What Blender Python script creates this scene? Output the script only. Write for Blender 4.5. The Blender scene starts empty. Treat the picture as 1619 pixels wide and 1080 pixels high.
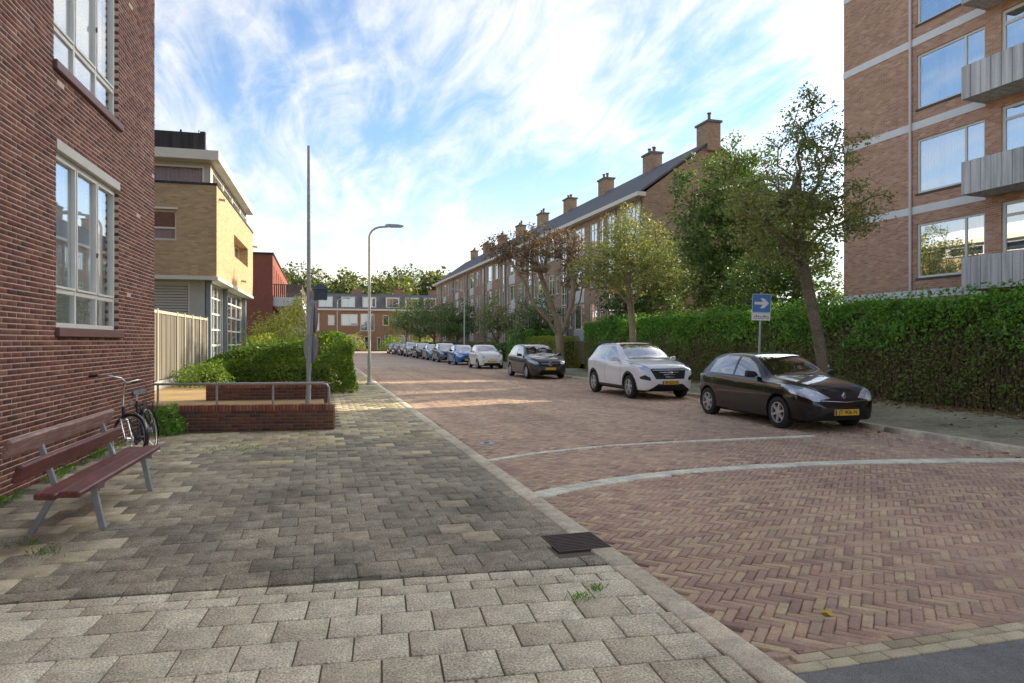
import bpy, bmesh, math, random
import numpy as np
from mathutils import Vector, Matrix
random.seed(7); RNG = np.random.default_rng(7)
R = math.radians
SC = bpy.context.scene
COL = SC.collection
# ---------------------------------------------------------------- camera
A = math.atan(305/1079)                 # the lens looks this far to the right of the street's direction (+Y)
EYE = 1.65
cam = bpy.data.cameras.new('camera'); cam.lens = 24.0; cam.sensor_width = 36.0; cam.clip_end = 3000; cam.clip_start = .05
camo = bpy.data.objects.new('camera', cam); COL.objects.link(camo)
camo.location = (0, 0, EYE); camo.rotation_euler = (R(90), 0, -A)
SC.camera = camo
# ---------------------------------------------------------------- sky, sun, exposure
SUN_AZ, SUN_EL = R(76), R(22)           # azimuth clockwise from +Y
w = bpy.data.worlds.new('World'); SC.world = w; w.use_nodes = True
wt = w.node_tree; wt.nodes.clear()
def wn(t, **k):
    n = wt.nodes.new(t)
    for a, b in k.items(): setattr(n, a, b)
    return n
def wl(a, b): wt.links.new(a, b)
def wmath(op, a, b=None, c=None):
    n = wn('ShaderNodeMath', operation=op)
    for i, v in enumerate((a, b, c)):
        if v is None: continue
        if isinstance(v, (int, float)): n.inputs[i].default_value = v
        else: wl(v, n.inputs[i])
    return n.outputs[0]
sky = wn('ShaderNodeTexSky', sky_type='NISHITA'); sky.sun_disc = False
sky.sun_elevation = SUN_EL; sky.sun_rotation = SUN_AZ; sky.air_density = 1.0; sky.dust_density = 0.25; sky.ozone_density = 2.0
tc = wn('ShaderNodeTexCoord'); sep = wn('ShaderNodeSeparateXYZ'); wl(tc.outputs['Generated'], sep.inputs[0])
zc = wmath('ADD', wmath('MAXIMUM', sep.outputs[2], 0.0), 0.16)
px = wmath('DIVIDE', sep.outputs[0], zc); py = wmath('DIVIDE', sep.outputs[1], zc)
comb = wn('ShaderNodeCombineXYZ'); wl(px, comb.inputs[0]); wl(py, comb.inputs[1])
def wnoise(vec, rot, scl, loc, scale, detail, rough, dist):
    m = wn('ShaderNodeMapping'); m.inputs['Rotation'].default_value = (0, 0, rot); m.inputs['Scale'].default_value = scl
    m.inputs['Location'].default_value = loc; wl(vec, m.inputs['Vector'])
    n = wn('ShaderNodeTexNoise'); n.inputs['Scale'].default_value = scale; n.inputs['Detail'].default_value = detail
    n.inputs['Roughness'].default_value = rough; n.inputs['Distortion'].default_value = dist
    wl(m.outputs[0], n.inputs['Vector']); return n.outputs['Fac']
def wramp(v, a, b, lo=0., hi=1.):
    n = wn('ShaderNodeMapRange', interpolation_type='SMOOTHSTEP'); n.inputs[1].default_value = a; n.inputs[2].default_value = b
    n.inputs[3].default_value = lo; n.inputs[4].default_value = hi; wl(v, n.inputs[0]); return n.outputs[0]
big = wnoise(comb.outputs[0], 0.2, (1, .8, 1), (3.1, 1.7, 0), 0.62, 3, .5, .5)          # where the cirrus sheets lie
fib = wnoise(comb.outputs[0], -0.25, (2.3, .75, 1), (1.3, 4.2, 0), 1.25, 10, .62, 1.6)    # drawn-out fibres
fin = wnoise(comb.outputs[0], 0.75, (3.6, 1.3, 1), (7.7, .4, 0), 1.9, 9, .62, 1.2)
sheet_ = wmath('ADD', wmath('MULTIPLY', big, 1.0), wmath('ADD', wmath('MULTIPLY', fib, .62), wmath('MULTIPLY', fin, .42)))
mask = wramp(sheet_, .86, 1.30, .03, .95)
low = wramp(sep.outputs[2], .0, .30, .60, 0.0)                                            # haze and cloud thicken to the horizon
mask = wmath('SUBTRACT', 1.0, wmath('MULTIPLY', wmath('SUBTRACT', 1.0, mask), wmath('SUBTRACT', 1.0, low)))
# clouds scatter forward: brighter towards the sun's side of the sky
sd = (math.sin(SUN_AZ)*math.cos(SUN_EL), math.cos(SUN_AZ)*math.cos(SUN_EL), math.sin(SUN_EL))
dot = wn('ShaderNodeVectorMath', operation='DOT_PRODUCT'); wl(tc.outputs['Generated'], dot.inputs[0]); dot.inputs[1].default_value = sd
glow = wmath('ADD', wramp(dot.outputs['Value'], -.3, .8, 2.65, 3.1), wramp(dot.outputs['Value'], .78, 1.0, 0.0, 26.0))
cc = wn('ShaderNodeMix', data_type='RGBA', blend_type='MULTIPLY'); cc.inputs[0].default_value = 1
cc.inputs[6].default_value = (1, .955, .87, 1)
gl = wn('ShaderNodeCombineXYZ'); [wl(glow, gl.inputs[i]) for i in range(3)]; wl(gl.outputs[0], cc.inputs[7])
mx = wn('ShaderNodeMix', data_type='RGBA'); wl(mask, mx.inputs[0]); skm = wn('ShaderNodeMix', data_type='RGBA', blend_type='MULTIPLY'); skm.inputs[0].default_value = 1; wl(sky.outputs[0], skm.inputs[6]); skm.inputs[7].default_value = (.48, .53, .575, 1); wl(skm.outputs[2], mx.inputs[6]); wl(cc.outputs[2], mx.inputs[7])
bg = wn('ShaderNodeBackground'); bg.inputs[1].default_value = 0.12; wl(mx.outputs[2], bg.inputs[0])
wo = wn('ShaderNodeOutputWorld'); wl(bg.outputs[0], wo.inputs[0])
sl = bpy.data.lights.new('sun', 'SUN'); sl.energy = 2.2; sl.angle = R(.6); sl.color = (1, .87, .68)
so = bpy.data.objects.new('sun', sl); COL.objects.link(so)
so.rotation_euler = Vector(sd).to_track_quat('Z', 'Y').to_euler()
SC.view_settings.view_transform = 'Standard'; SC.view_settings.look = 'None'; SC.view_settings.gamma = 1
SC.view_settings.exposure = 1.92
# ---------------------------------------------------------------- helpers: materials
def newmat(name):
    m = bpy.data.materials.new(name); m.use_nodes = True; nt = m.node_tree; nt.nodes.clear()
    o = nt.nodes.new('ShaderNodeOutputMaterial'); p = nt.nodes.new('ShaderNodeBsdfPrincipled'); nt.links.new(p.outputs[0], o.inputs[0])
    return m, nt, p, o
def nd(nt, t, ins=None, **k):
    n = nt.nodes.new(t)
    for a, b in k.items(): setattr(n, a, b)
    for a, b in (ins or {}).items():
        s = n.inputs[a]
        if isinstance(b, bpy.types.NodeSocket): nt.links.new(b, s)
        else: s.default_value = b
    return n
def c4(c): return (c[0], c[1], c[2], 1)
def ramp(nt, fac, cols, interp='LINEAR'):
    n = nt.nodes.new('ShaderNodeValToRGB'); n.color_ramp.interpolation = interp; e = n.color_ramp.elements
    while len(e) < len(cols): e.new(.5)
    for i, c in enumerate(cols):
        e[i].position = i/max(1, len(cols)-1) if interp != 'CONSTANT' else i/len(cols); e[i].color = c4(c)
    nt.links.new(fac, n.inputs[0]); return n.outputs[0]
def mul(nt, a, b, fac=1.0, mode='MULTIPLY'):
    n = nt.nodes.new('ShaderNodeMix'); n.data_type = 'RGBA'; n.blend_type = mode
    for s, v in ((n.inputs[0], fac), (n.inputs[6], a), (n.inputs[7], b)):
        if isinstance(v, bpy.types.NodeSocket): nt.links.new(v, s)
        else: s.default_value = v if not isinstance(v, tuple) else c4(v)
    return n.outputs[2]
def noise(nt, scale, detail=4, rough=.55, vec=None, dist=0):
    n = nd(nt, 'ShaderNodeTexNoise', {'Scale': scale, 'Detail': detail, 'Roughness': rough, 'Distortion': dist})
    if vec is not None: nt.links.new(vec, n.inputs['Vector'])
    return n.outputs['Fac']
def objco(nt, world=False):
    if world: return nt.nodes.new('ShaderNodeNewGeometry').outputs['Position']
    return nt.nodes.new('ShaderNodeTexCoord').outputs['Object']
def bump(nt, p, h, strength=.4, dist=.01):
    b = nd(nt, 'ShaderNodeBump', {'Strength': strength, 'Distance': dist, 'Height': h}); nt.links.new(b.outputs[0], p.inputs['Normal'])
def simple(name, col, rough=.6, metal=0., var=.25, scale=6., bmp=0., spec=None, coat=0.):
    m, nt, p, o = newmat(name)
    pos = objco(nt, True)
    c = mul(nt, tuple(col), ramp(nt, noise(nt, scale, 6, .6, pos), [(1-var,)*3, (1+var,)*3]))
    nt.links.new(c, p.inputs['Base Color']); p.inputs['Roughness'].default_value = rough; p.inputs['Metallic'].default_value = metal
    if spec is not None: p.inputs['Specular IOR Level'].default_value = spec
    if coat: p.inputs['Coat Weight'].default_value = coat; p.inputs['Coat Roughness'].default_value = .03
    if bmp: bump(nt, p, noise(nt, scale*6, 5, .6, pos), bmp, .01)
    return m
def wide(nt, v): n = nd(nt, 'ShaderNodeMapRange', {0: v, 1: .30, 2: .70}); n.clamp = True; return n.outputs[0]
def piece_mat(name, cols, rough=.85, speck=60., speckamt=.35, stain=.8, stainamt=.3, bmp=.35, moss=None, grime=.12, spots=0, tracks=0):
    """every separate piece takes its own tone; fine grain and broad staining on top"""
    m, nt, p, o = newmat(name)
    g = nt.nodes.new('ShaderNodeNewGeometry'); oi = nt.nodes.new('ShaderNodeObjectInfo')
    s = nd(nt, 'ShaderNodeMath', {0: g.outputs['Random Per Island'], 1: oi.outputs['Random']}, operation='ADD')
    f = nd(nt, 'ShaderNodeMath', {0: s.outputs[0]}, operation='FRACT')
    base = ramp(nt, f.outputs[0], cols)
    pos = g.outputs['Position']
    gr = wide(nt, noise(nt, speck, 3, .7, pos))
    base = mul(nt, base, ramp(nt, gr, [(1-min(.7, speckamt*.8),)*3, (1,)*3, (1+speckamt*.8,)*3]))
    st = wide(nt, noise(nt, stain, 5, .6, pos))
    base = mul(nt, base, ramp(nt, st, [(1-stainamt*.9,)*3, (1.0,)*3, (1+stainamt*.6,)*3]))
    md = wide(nt, noise(nt, 7.5, 6, .7, pos))
    base = mul(nt, base, ramp(nt, md, [(1-grime*1.2,)*3, (1,)*3, (1+grime*.8,)*3]))
    if spots:
        vo = nd(nt, 'ShaderNodeTexVoronoi', {'Vector': pos, 'Scale': spots, 'Randomness': 1.0})
        sz = nd(nt, 'ShaderNodeMath', {0: nd(nt, 'ShaderNodeRGBToBW', {0: vo.outputs['Color']}).outputs[0], 1: .22}, operation='MULTIPLY')
        hit = nd(nt, 'ShaderNodeMapRange', {0: nd(nt, 'ShaderNodeMath', {0: sz.outputs[0], 1: vo.outputs['Distance']}, operation='SUBTRACT').outputs[0], 1: -.01, 2: .05}); hit.clamp = True
        tone = nd(nt, 'ShaderNodeSeparateColor', {0: vo.outputs['Color']})
        sc_ = ramp(nt, tone.outputs[1], [(.55, .52, .47), (.62, .6, .55), (1.3, 1.28, 1.2)], 'CONSTANT')
        base = mul(nt, base, mul(nt, base, sc_), nd(nt, 'ShaderNodeMath', {0: hit.outputs[0], 1: .75}, operation='MULTIPLY').outputs[0], 'MIX')
    if tracks:
        mp = nd(nt, 'ShaderNodeMapping', {'Vector': pos, 'Scale': (.75, .07, 1)}); tn = wide(nt, noise(nt, 1.3, 4, .55, mp.outputs[0]))
        base = mul(nt, base, ramp(nt, tn, [(1-tracks*1.2, 1-tracks*1.25, 1-tracks*1.3), (1,)*3, (1+tracks*.9, 1+tracks*.8, 1+tracks*.55)]))
    if moss:
        mn = nd(nt, 'ShaderNodeMapRange', {0: noise(nt, 1.7, 6, .65, pos), 1: .52, 2: .72}); mn.clamp = True
        base = mul(nt, base, moss, nd(nt, 'ShaderNodeMath', {0: mn.outputs[0], 1: .55}, operation='MULTIPLY').outputs[0], 'MIX')
    nt.links.new(base, p.inputs['Base Color']); p.inputs['Roughness'].default_value = rough
    p.inputs['Specular IOR Level'].default_value = .3
    if bmp: bump(nt, p, gr, bmp, .004)
    return m
def leaf_mat(name, cols, trans=.35):
    m, nt, p, o = newmat(name)
    g = nt.nodes.new('ShaderNodeNewGeometry')
    big = noise(nt, 1.3, 3, .6, g.outputs['Position'])
    f = nd(nt, 'ShaderNodeMath', {0: g.outputs['Random Per Island'], 1: .7}, operation='MULTIPLY')
    f2 = nd(nt, 'ShaderNodeMath', {0: f.outputs[0], 1: nd(nt, 'ShaderNodeMath', {0: big, 1: -.35}, operation='ADD').outputs[0]}, operation='ADD')
    c = ramp(nt, f2.outputs[0], cols)
    nt.links.new(c, p.inputs['Base Color']); p.inputs['Roughness'].default_value = .5; p.inputs['Specular IOR Level'].default_value = .35
    t = nt.nodes.new('ShaderNodeBsdfTranslucent'); nt.links.new(mul(nt, c, (1.25, 1.2, .55)), t.inputs['Color'])
    mx = nt.nodes.new('ShaderNodeMixShader'); mx.inputs[0].default_value = trans
    nt.links.new(p.outputs[0], mx.inputs[1]); nt.links.new(t.outputs[0], mx.inputs[2]); nt.links.new(mx.outputs[0], o.inputs[0])
    return m
def glass_mat(name, refl=.45, tint=(.75, .8, .82), wob=.02):
    """window pane: mirrors the sky, lets the room behind show faintly"""
    m, nt, p, o = newmat(name)
    pos = objco(nt, True)
    gl = nt.nodes.new('ShaderNodeBsdfGlossy'); gl.inputs['Roughness'].default_value = .015; gl.inputs['Color'].default_value = (.95, .97, 1, 1)
    b = nd(nt, 'ShaderNodeBump', {'Strength': wob, 'Distance': .02, 'Height': noise(nt, .9, 2, .5, pos)}); nt.links.new(b.outputs[0], gl.inputs['Normal'])
    tr = nt.nodes.new('ShaderNodeBsdfTransparent'); tr.inputs['Color'].default_value = c4(tint)
    lw = nt.nodes.new('ShaderNodeLayerWeight'); lw.inputs['Blend'].default_value = .35
    lw.inputs['Blend'].default_value = .5
    f = nd(nt, 'ShaderNodeMapRange', {0: nd(nt, 'ShaderNodeMath', {0: lw.outputs['Facing'], 1: 2.4}, operation='POWER').outputs[0], 1: 0., 2: 1., 3: refl, 4: 1.0})
    mx = nt.nodes.new('ShaderNodeMixShader'); nt.links.new(f.outputs[0], mx.inputs[0])
    nt.links.new(tr.outputs[0], mx.inputs[1]); nt.links.new(gl.outputs[0], mx.inputs[2]); nt.links.new(mx.outputs[0], o.inputs[0])
    return m
def brick_mat(name, cols, mortar, bw=.22, bh=.0625, rough=.85, msize=.011, axis='auto', stain=.35):
    """coursed brickwork for walls too far off to tell single bricks; courses follow height, length follows the wall"""
    m, nt, p, o = newmat(name)
    g = nt.nodes.new('ShaderNodeNewGeometry')
    sp = nd(nt, 'ShaderNodeSeparateXYZ', {0: g.outputs['Position']}); sn = nd(nt, 'ShaderNodeSeparateXYZ', {0: g.outputs['True Normal']})
    ax = nd(nt, 'ShaderNodeMath', {0: sn.outputs[0]}, operation='ABSOLUTE'); ay = nd(nt, 'ShaderNodeMath', {0: sn.outputs[1]}, operation='ABSOLUTE')
    gt = nd(nt, 'ShaderNodeMath', {0: ax.outputs[0], 1: ay.outputs[0]}, operation='GREATER_THAN')
    u = nd(nt, 'ShaderNodeMix', {0: gt.outputs[0], 2: sp.outputs[0], 3: sp.outputs[1]}, data_type='FLOAT')
    v = nd(nt, 'ShaderNodeCombineXYZ', {0: u.outputs[0], 1: sp.outputs[2]})
    bt = nd(nt, 'ShaderNodeTexBrick', {'Vector': v.outputs[0], 'Color1': (0, 0, 0, 1), 'Color2': (1, 1, 1, 1), 'Mortar': (.5, .5, .5, 1), 'Scale': 1.0,
            'Mortar Size': msize/2, 'Mortar Smooth': .2, 'Bias': 0., 'Brick Width': bw, 'Row Height': bh})
    tone = nd(nt, 'ShaderNodeRGBToBW', {0: bt.outputs['Color']})
    base = ramp(nt, tone.outputs[0], cols)
    st = noise(nt, .6, 6, .62, g.outputs['Position'])
    base = mul(nt, base, ramp(nt, st, [(1-stain*1.5,)*3, (1,)*3, (1+stain,)*3]))
    base = mul(nt, base, mortar, bt.outputs['Fac'], 'MIX')
    nt.links.new(base, p.inputs['Base Color']); p.inputs['Roughness'].default_value = rough; p.inputs['Specular IOR Level'].default_value = .25
    inv = nd(nt, 'ShaderNodeMath', {0: 1., 1: bt.outputs['Fac']}, operation='SUBTRACT')
    bump(nt, p, inv.outputs[0], .6, .008)
    return m
# ---------------------------------------------------------------- helpers: objects
def tag(o, label=None, cat=None, group=None, kind=None):
    for k, v in (('label', label), ('category', cat), ('group', group), ('kind', kind)):
        if v: o[k] = v
    return o
def empty(name, loc=(0, 0, 0), rz=0., label=None, cat=None, group=None):
    o = bpy.data.objects.new(name, None); COL.objects.link(o); o.location = loc; o.rotation_euler = (0, 0, rz); o.empty_display_size = .2
    return tag(o, label, cat, group)
def link(name, me, mat=None, parent=None, loc=None, rot=None, world=False):
    o = bpy.data.objects.new(name, me); COL.objects.link(o)
    if mat is not None and len(me.materials) == 0: me.materials.append(mat)
    if parent is not None:
        o.parent = parent
        if world: # coordinates were given in the world: undo the parent's placement
            M = Matrix.Identity(4); q = parent
            while q is not None:
                M = Matrix.Translation(q.location) @ q.rotation_euler.to_matrix().to_4x4() @ M; q = q.parent
            o.matrix_local = M.inverted()
    if loc is not None: o.location = loc
    if rot is not None: o.rotation_euler = rot
    return o
def smooth(me, ang=35):
    me.polygons.foreach_set('use_smooth', [True]*len(me.polygons)); me.set_sharp_from_angle(angle=R(ang)); me.update()
def mesh_np(name, V, F):
    """V (n,3), F (m,4) or (m,3)"""
    V = np.asarray(V, dtype=np.float32); F = np.asarray(F, dtype=np.int32); k = F.shape[1]
    me = bpy.data.meshes.new(name); me.vertices.add(len(V)); me.vertices.foreach_set('co', V.ravel())
    me.loops.add(F.size); me.loops.foreach_set('vertex_index', F.ravel())
    me.polygons.add(len(F)); me.polygons.foreach_set('loop_start', np.arange(0, F.size, k, dtype=np.int32))
    me.update(calc_edges=True); me.validate(); return me
class MB:
    """collects boxes, tubes and sheets into one mesh"""
    def __init__(s): s.v = []; s.f = []
    def add(s, V, F):
        n = len(s.v); s.v += [tuple(p) for p in V]; s.f += [tuple(i+n for i in f) for f in F]; return s
    def box(s, x0, x1, y0, y1, z0, z1, M=None):
        V = [Vector(p) for p in ((x0,y0,z0),(x1,y0,z0),(x1,y1,z0),(x0,y1,z0),(x0,y0,z1),(x1,y0,z1),(x1,y1,z1),(x0,y1,z1))]
        if M is not None: V = [M @ p for p in V]
        return s.add(V, [(0,3,2,1),(4,5,6,7),(0,1,5,4),(1,2,6,5),(2,3,7,6),(3,0,4,7)])
    def tube(s, pts, r, n=8, cap=True):
        pts = [Vector(p) for p in pts]; rs = r if isinstance(r, (list, tuple)) else [r]*len(pts)
        V = []; F = []; up = None
        for i, p in enumerate(pts):
            d = (pts[min(i+1, len(pts)-1)]-pts[max(i-1, 0)]).normalized()
            if up is None: up = d.orthogonal().normalized()
            else:
                up = (up-d*up.dot(d)); up = up.normalized() if up.length > 1e-6 else d.orthogonal().normalized()
            b = d.cross(up)
            for k in range(n):
                a = 2*math.pi*k/n; V.append(p+(up*math.cos(a)+b*math.sin(a))*rs[i])
        for i in range(len(pts)-1):
            for k in range(n):
                a = i*n+k; c = i*n+(k+1) % n; F.append((a, c, c+n, a+n))
        if cap: F.append(tuple(range(n))[::-1]); F.append(tuple((len(pts)-1)*n+k for k in range(n)))
        return s.add(V, F)
    def lathe(s, prof, n=24, M=None, close=False):
        """prof of (radius, height) round local z"""
        V = []; F = []; m = len(prof)
        for k in range(n):
            a = 2*math.pi*k/n
            for (r, z) in prof: V.append(Vector((r*math.cos(a), r*math.sin(a), z)))
        for k in range(n):
            for i in range(m if close else m-1):
                a = k*m+i; b = k*m+(i+1) % m; c = ((k+1) % n)*m+(i+1) % m; d = ((k+1) % n)*m+i; F.append((a, d, c, b))
        if M is not None: V = [M @ p for p in V]
        return s.add(V, F)
    def prism(s, poly, h, M=None):
        """polygon in xy, extruded along z"""
        n = len(poly); V = [Vector((p[0], p[1], 0)) for p in poly]+[Vector((p[0], p[1], h)) for p in poly]
        if M is not None: V = [M @ p for p in V]
        return s.add(V, [tuple(range(n))[::-1], tuple(range(n, 2*n))]+[(i, (i+1) % n, n+(i+1) % n, n+i) for i in range(n)])
    def mesh(s, name):
        me = bpy.data.meshes.new(name); me.from_pydata([tuple(p) for p in s.v], [], s.f); me.validate(); me.update(); return me
    def build(s, name, mat, parent=None, sm=False, bevel=0., world=False, loc=None, rot=None):
        me = s.mesh(name)
        if bevel:
            bm = bmesh.new(); bm.from_mesh(me); bmesh.ops.remove_doubles(bm, verts=bm.verts, dist=1e-5)
            bmesh.ops.bevel(bm, geom=bm.edges[:], offset=bevel, segments=1, affect='EDGES', clamp_overlap=True); bm.to_mesh(me); bm.free()
        if sm: smooth(me, sm if sm is not True else 35)
        return link(name, me, mat, parent, loc, rot, world)
def text_mesh(txt, size, name='lettering', depth=.001, bold=0.):
    cu = bpy.data.curves.new(name, 'FONT'); cu.body = txt; cu.size = size; cu.extrude = depth; cu.align_x = 'CENTER'; cu.align_y = 'CENTER'; cu.offset = bold
    o = bpy.data.objects.new(name, cu); me = bpy.data.meshes.new_from_object(o); bpy.data.objects.remove(o); me.name = name; return me
# pixel size of a thing in the picture, for picking out the pieces that show largest
def project(P):
    P = np.atleast_2d(P); c, s = math.cos(A), math.sin(A)
    X = P[:, 0]*c-P[:, 1]*s; Y = P[:, 0]*s+P[:, 1]*c; Y = np.where(Y < .3, .3, Y)
    return 809.5+1079*X/Y, 540-1079*(P[:, 2]-EYE)/Y, Y
# ---------------------------------------------------------------- helpers: laid pieces (bricks, tiles, kerbs)
PIECE_F = [(0,1,5,4),(1,2,6,5),(2,3,7,6),(3,0,4,7),(4,5,9,8),(5,6,10,9),(6,7,11,10),(7,4,8,11),(8,9,10,11)]
def piece_verts(a, b, c, bev):
    q = ((-1,-1),(1,-1),(1,1),(-1,1))
    return np.array([(x*a, y*b, 0) for x, y in q]+[(x*a, y*b, c-bev) for x, y in q]+[(x*(a-bev), y*(b-bev), c) for x, y in q])
def field(parent, piece, rest, items, mat, nmax=300, bev=.004, label=None):
    """items: (centre, basis 3x3 rows = length, width, outward, half length, half width, height). The pieces that show largest become
    objects of their own with shared meshes; the others are joined into one."""
    C = np.array([it[0] for it in items]); X, Y, D = project(C)
    inside = (X > -20) & (X < 1640) & (Y > -20) & (Y < 1100) & (D > .5)
    rank = np.argsort(np.where(inside, -1/D, 1))
    single = set(int(i) for i in rank[:nmax] if inside[i]) if nmax else set()
    cache = {}
    V = []; F = []; n = 0
    for i, (c, B, a, b, h) in enumerate(items):
        B = np.asarray(B)
        if i in single:
            key = (round(a, 3), round(b, 3), round(h, 3), mat.name)
            if key not in cache:
                me = mesh_np(piece, piece_verts(key[0], key[1], key[2], bev), PIECE_F); me.materials.append(mat); cache[key] = me
            o = bpy.data.objects.new(piece, cache[key]); COL.objects.link(o); o.parent = parent
            M = Matrix(((B[0][0], B[1][0], B[2][0], c[0]), (B[0][1], B[1][1], B[2][1], c[1]), (B[0][2], B[1][2], B[2][2], c[2]), (0, 0, 0, 1)))
            pl = parent.location
            o.matrix_local = Matrix.Translation((-pl[0], -pl[1], -pl[2])) @ M
        else:
            V.append(piece_verts(a, b, h, bev) @ B+np.asarray(c)); F.append(np.array(PIECE_F)+n); n += 12
    if V:
        me = mesh_np(rest, np.concatenate(V), np.concatenate(F)); o = link(rest, me, mat, parent, world=True); tag(o, kind='stuff')
    return
def sheet(name, poly, z, mat, label=None, kind='structure', parent=None):
    me = bpy.data.meshes.new(name); me.from_pydata([(p[0], p[1], z if len(p) < 3 else p[2]) for p in poly], [], [tuple(range(len(poly)))]); me.update()
    o = link(name, me, mat, parent); 
    if parent is None: tag(o, label, None, None, kind)
    return o
def slab(name, poly, z0, z1, mat, label=None, kind='structure'):
    o = MB().prism(poly, z1-z0, Matrix.Translation((0, 0, z0))).build(name, mat); tag(o, label, None, None, kind); return o
def inpoly(x, y, P):
    r = False; n = len(P)
    for i in range(n):
        x1, y1 = P[i]; x2, y2 = P[(i+1) % n]
        if (y1 > y) != (y2 > y) and x < (x2-x1)*(y-y1)/(y2-y1)+x1: r = not r
    return r
# ================================================================ THE GROUND
M = {}
M['earth'] = simple('earth', (.12, .10, .06), .95, var=.5, scale=.8, bmp=.4)
M['lawn'] = simple('lawn', (.09, .13, .035), .95, var=.5, scale=2.5, bmp=.5)
M['asphalt'] = piece_mat('asphalt', [(0.245, 0.24, 0.225), (0.245, 0.24, 0.225)], .9, 180, .75, 1.5, .25, .8)
M['joint'] = simple('joint_sand', (.13, .10, .075), .95, var=.4, scale=3, bmp=.3)
M['joint_grey'] = simple('joint_moss', (.13, .115, .075), .95, var=.5, scale=3, bmp=.3)
M['road_brick'] = piece_mat('road_brick', [(0.392, 0.257, 0.201), (0.536, 0.359, 0.258), (0.599, 0.412, 0.276), (0.484, 0.306, 0.227), (0.65, 0.499, 0.303), (0.567, 0.397, 0.276), (0.464, 0.316, 0.242), (0.618, 0.46, 0.296)], .8, 70, .25, .35, .2, .4, grime=.14, tracks=.16)
M['white_brick'] = piece_mat('white_brick', [(0.842, 0.764, 0.569), (0.85, 0.85, 0.684), (0.743, 0.671, 0.494)], .75, 60, .2, 2.5, .25, .3)
M['sett'] = piece_mat('grey_sett', [(0.491, 0.425, 0.272), (0.628, 0.553, 0.362), (0.41, 0.347, 0.231)], .85, 110, .35, 1.5, .3, .5)
M['pale_tile'] = piece_mat('pale_tile', [(0.638, 0.57, 0.408), (0.747, 0.672, 0.493), (0.585, 0.512, 0.36), (0.692, 0.621, 0.444)], .85, 75, .75, 1.1, .26, .8, grime=.22, spots=2.6)
M['dark_tile'] = piece_mat('dark_tile', [(0.313, 0.274, 0.197), (0.373, 0.324, 0.232), (0.279, 0.248, 0.184), (0.35, 0.303, 0.215), (0.406, 0.35, 0.246)], .88, 70, .95, 1.1, .5, .9, moss=(.25, .22, .16), grime=.32, spots=3.0)
M['tan_tile'] = piece_mat('tan_tile', [(0.504, 0.408, 0.24), (0.6, 0.516, 0.36), (0.432, 0.36, 0.252), (0.552, 0.48, 0.3)], .88, 100, .5, 1.2, .35, .6, grime=.25, spots=3.0, moss=(.17, .16, .07))
M['mixed_tile'] = piece_mat('mixed_tile', [(0.27, 0.241, 0.178), (0.568, 0.481, 0.272), (0.34, 0.281, 0.209), (0.639, 0.547, 0.324), (0.469, 0.388, 0.209), (0.242, 0.207, 0.152)], .88, 100, .45, .9, .35, .6, grime=.28, spots=3.0)
M['kerb'] = piece_mat('kerb_concrete', [(0.604, 0.532, 0.387), (0.723, 0.631, 0.463), (0.538, 0.47, 0.335)], .85, 110, .5, 1.3, .3, .6, grime=.25, spots=4.)
M['far_paving'] = piece_mat('far_paving', [(0.484, 0.359, 0.254)]*2, .85, 30, .35, .5, .25, .3)
M['mossy_paving'] = piece_mat('mossy_paving', [(0.315, 0.282, 0.18)]*2, .9, 40, .4, .55, .5, .4, moss=(.30, .27, .14), grime=.35, spots=2.)
def kr(s): return float(np.interp(s, [4.4, 4.7, 5.4, 6.5, 7.7, 10.4, 14, 18, 30, 104], [14, 11.9, 10.8, 10.25, 10.12, 10.18, 10.6, 10.95, 11.15, 11.2]))
ground = sheet('ground', [(-900, -900), (900, -900), (900, 900), (-900, 900)], -.22, M['earth'], 'wide earth and grass ground under the whole street')
KL = 2.27
ss = [4.4, 4.7, 5.4, 6.5, 7.7, 10.4, 14, 18, 30, 60, 104]
road = sheet('road', [(KL-.01, 2.93), (40, 2.93), (40, 4.4)]+[(kr(s)+.01, s) for s in ss]+[(70, 104), (70, 120), (-60, 120), (-60, 104), (KL-.01, 104)], -.048, M['far_paving'], 'red and tan herringbone brick road running down the street')
asph = sheet('asphalt_road', [(KL-.1, -9), (40, -9), (40, 2.925), (KL-.1, 2.925)], -.032, M['asphalt'], 'grey asphalt patch of the crossing street')
lp = slab('left_pavement', [(-4.6, -4), (2.07, -4), (2.07, 104), (-.25, 104), (-.25, 14.2), (-4.6, 14.2)], -.2, -.012, M['joint_grey'], 'grey and tan tiled pavement beside the brick building')
rp = slab('right_pavement', [(40, 4.55)]+[(kr(s)+.15, s+(.12 if s < 5 else 0)) for s in ss]+[(70, 104), (70, 103), (14.9, 103), (14.9, 4.5)], -.2, .05, M['mossy_paving'], 'dark mossy pavement along the tall hedge')
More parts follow.
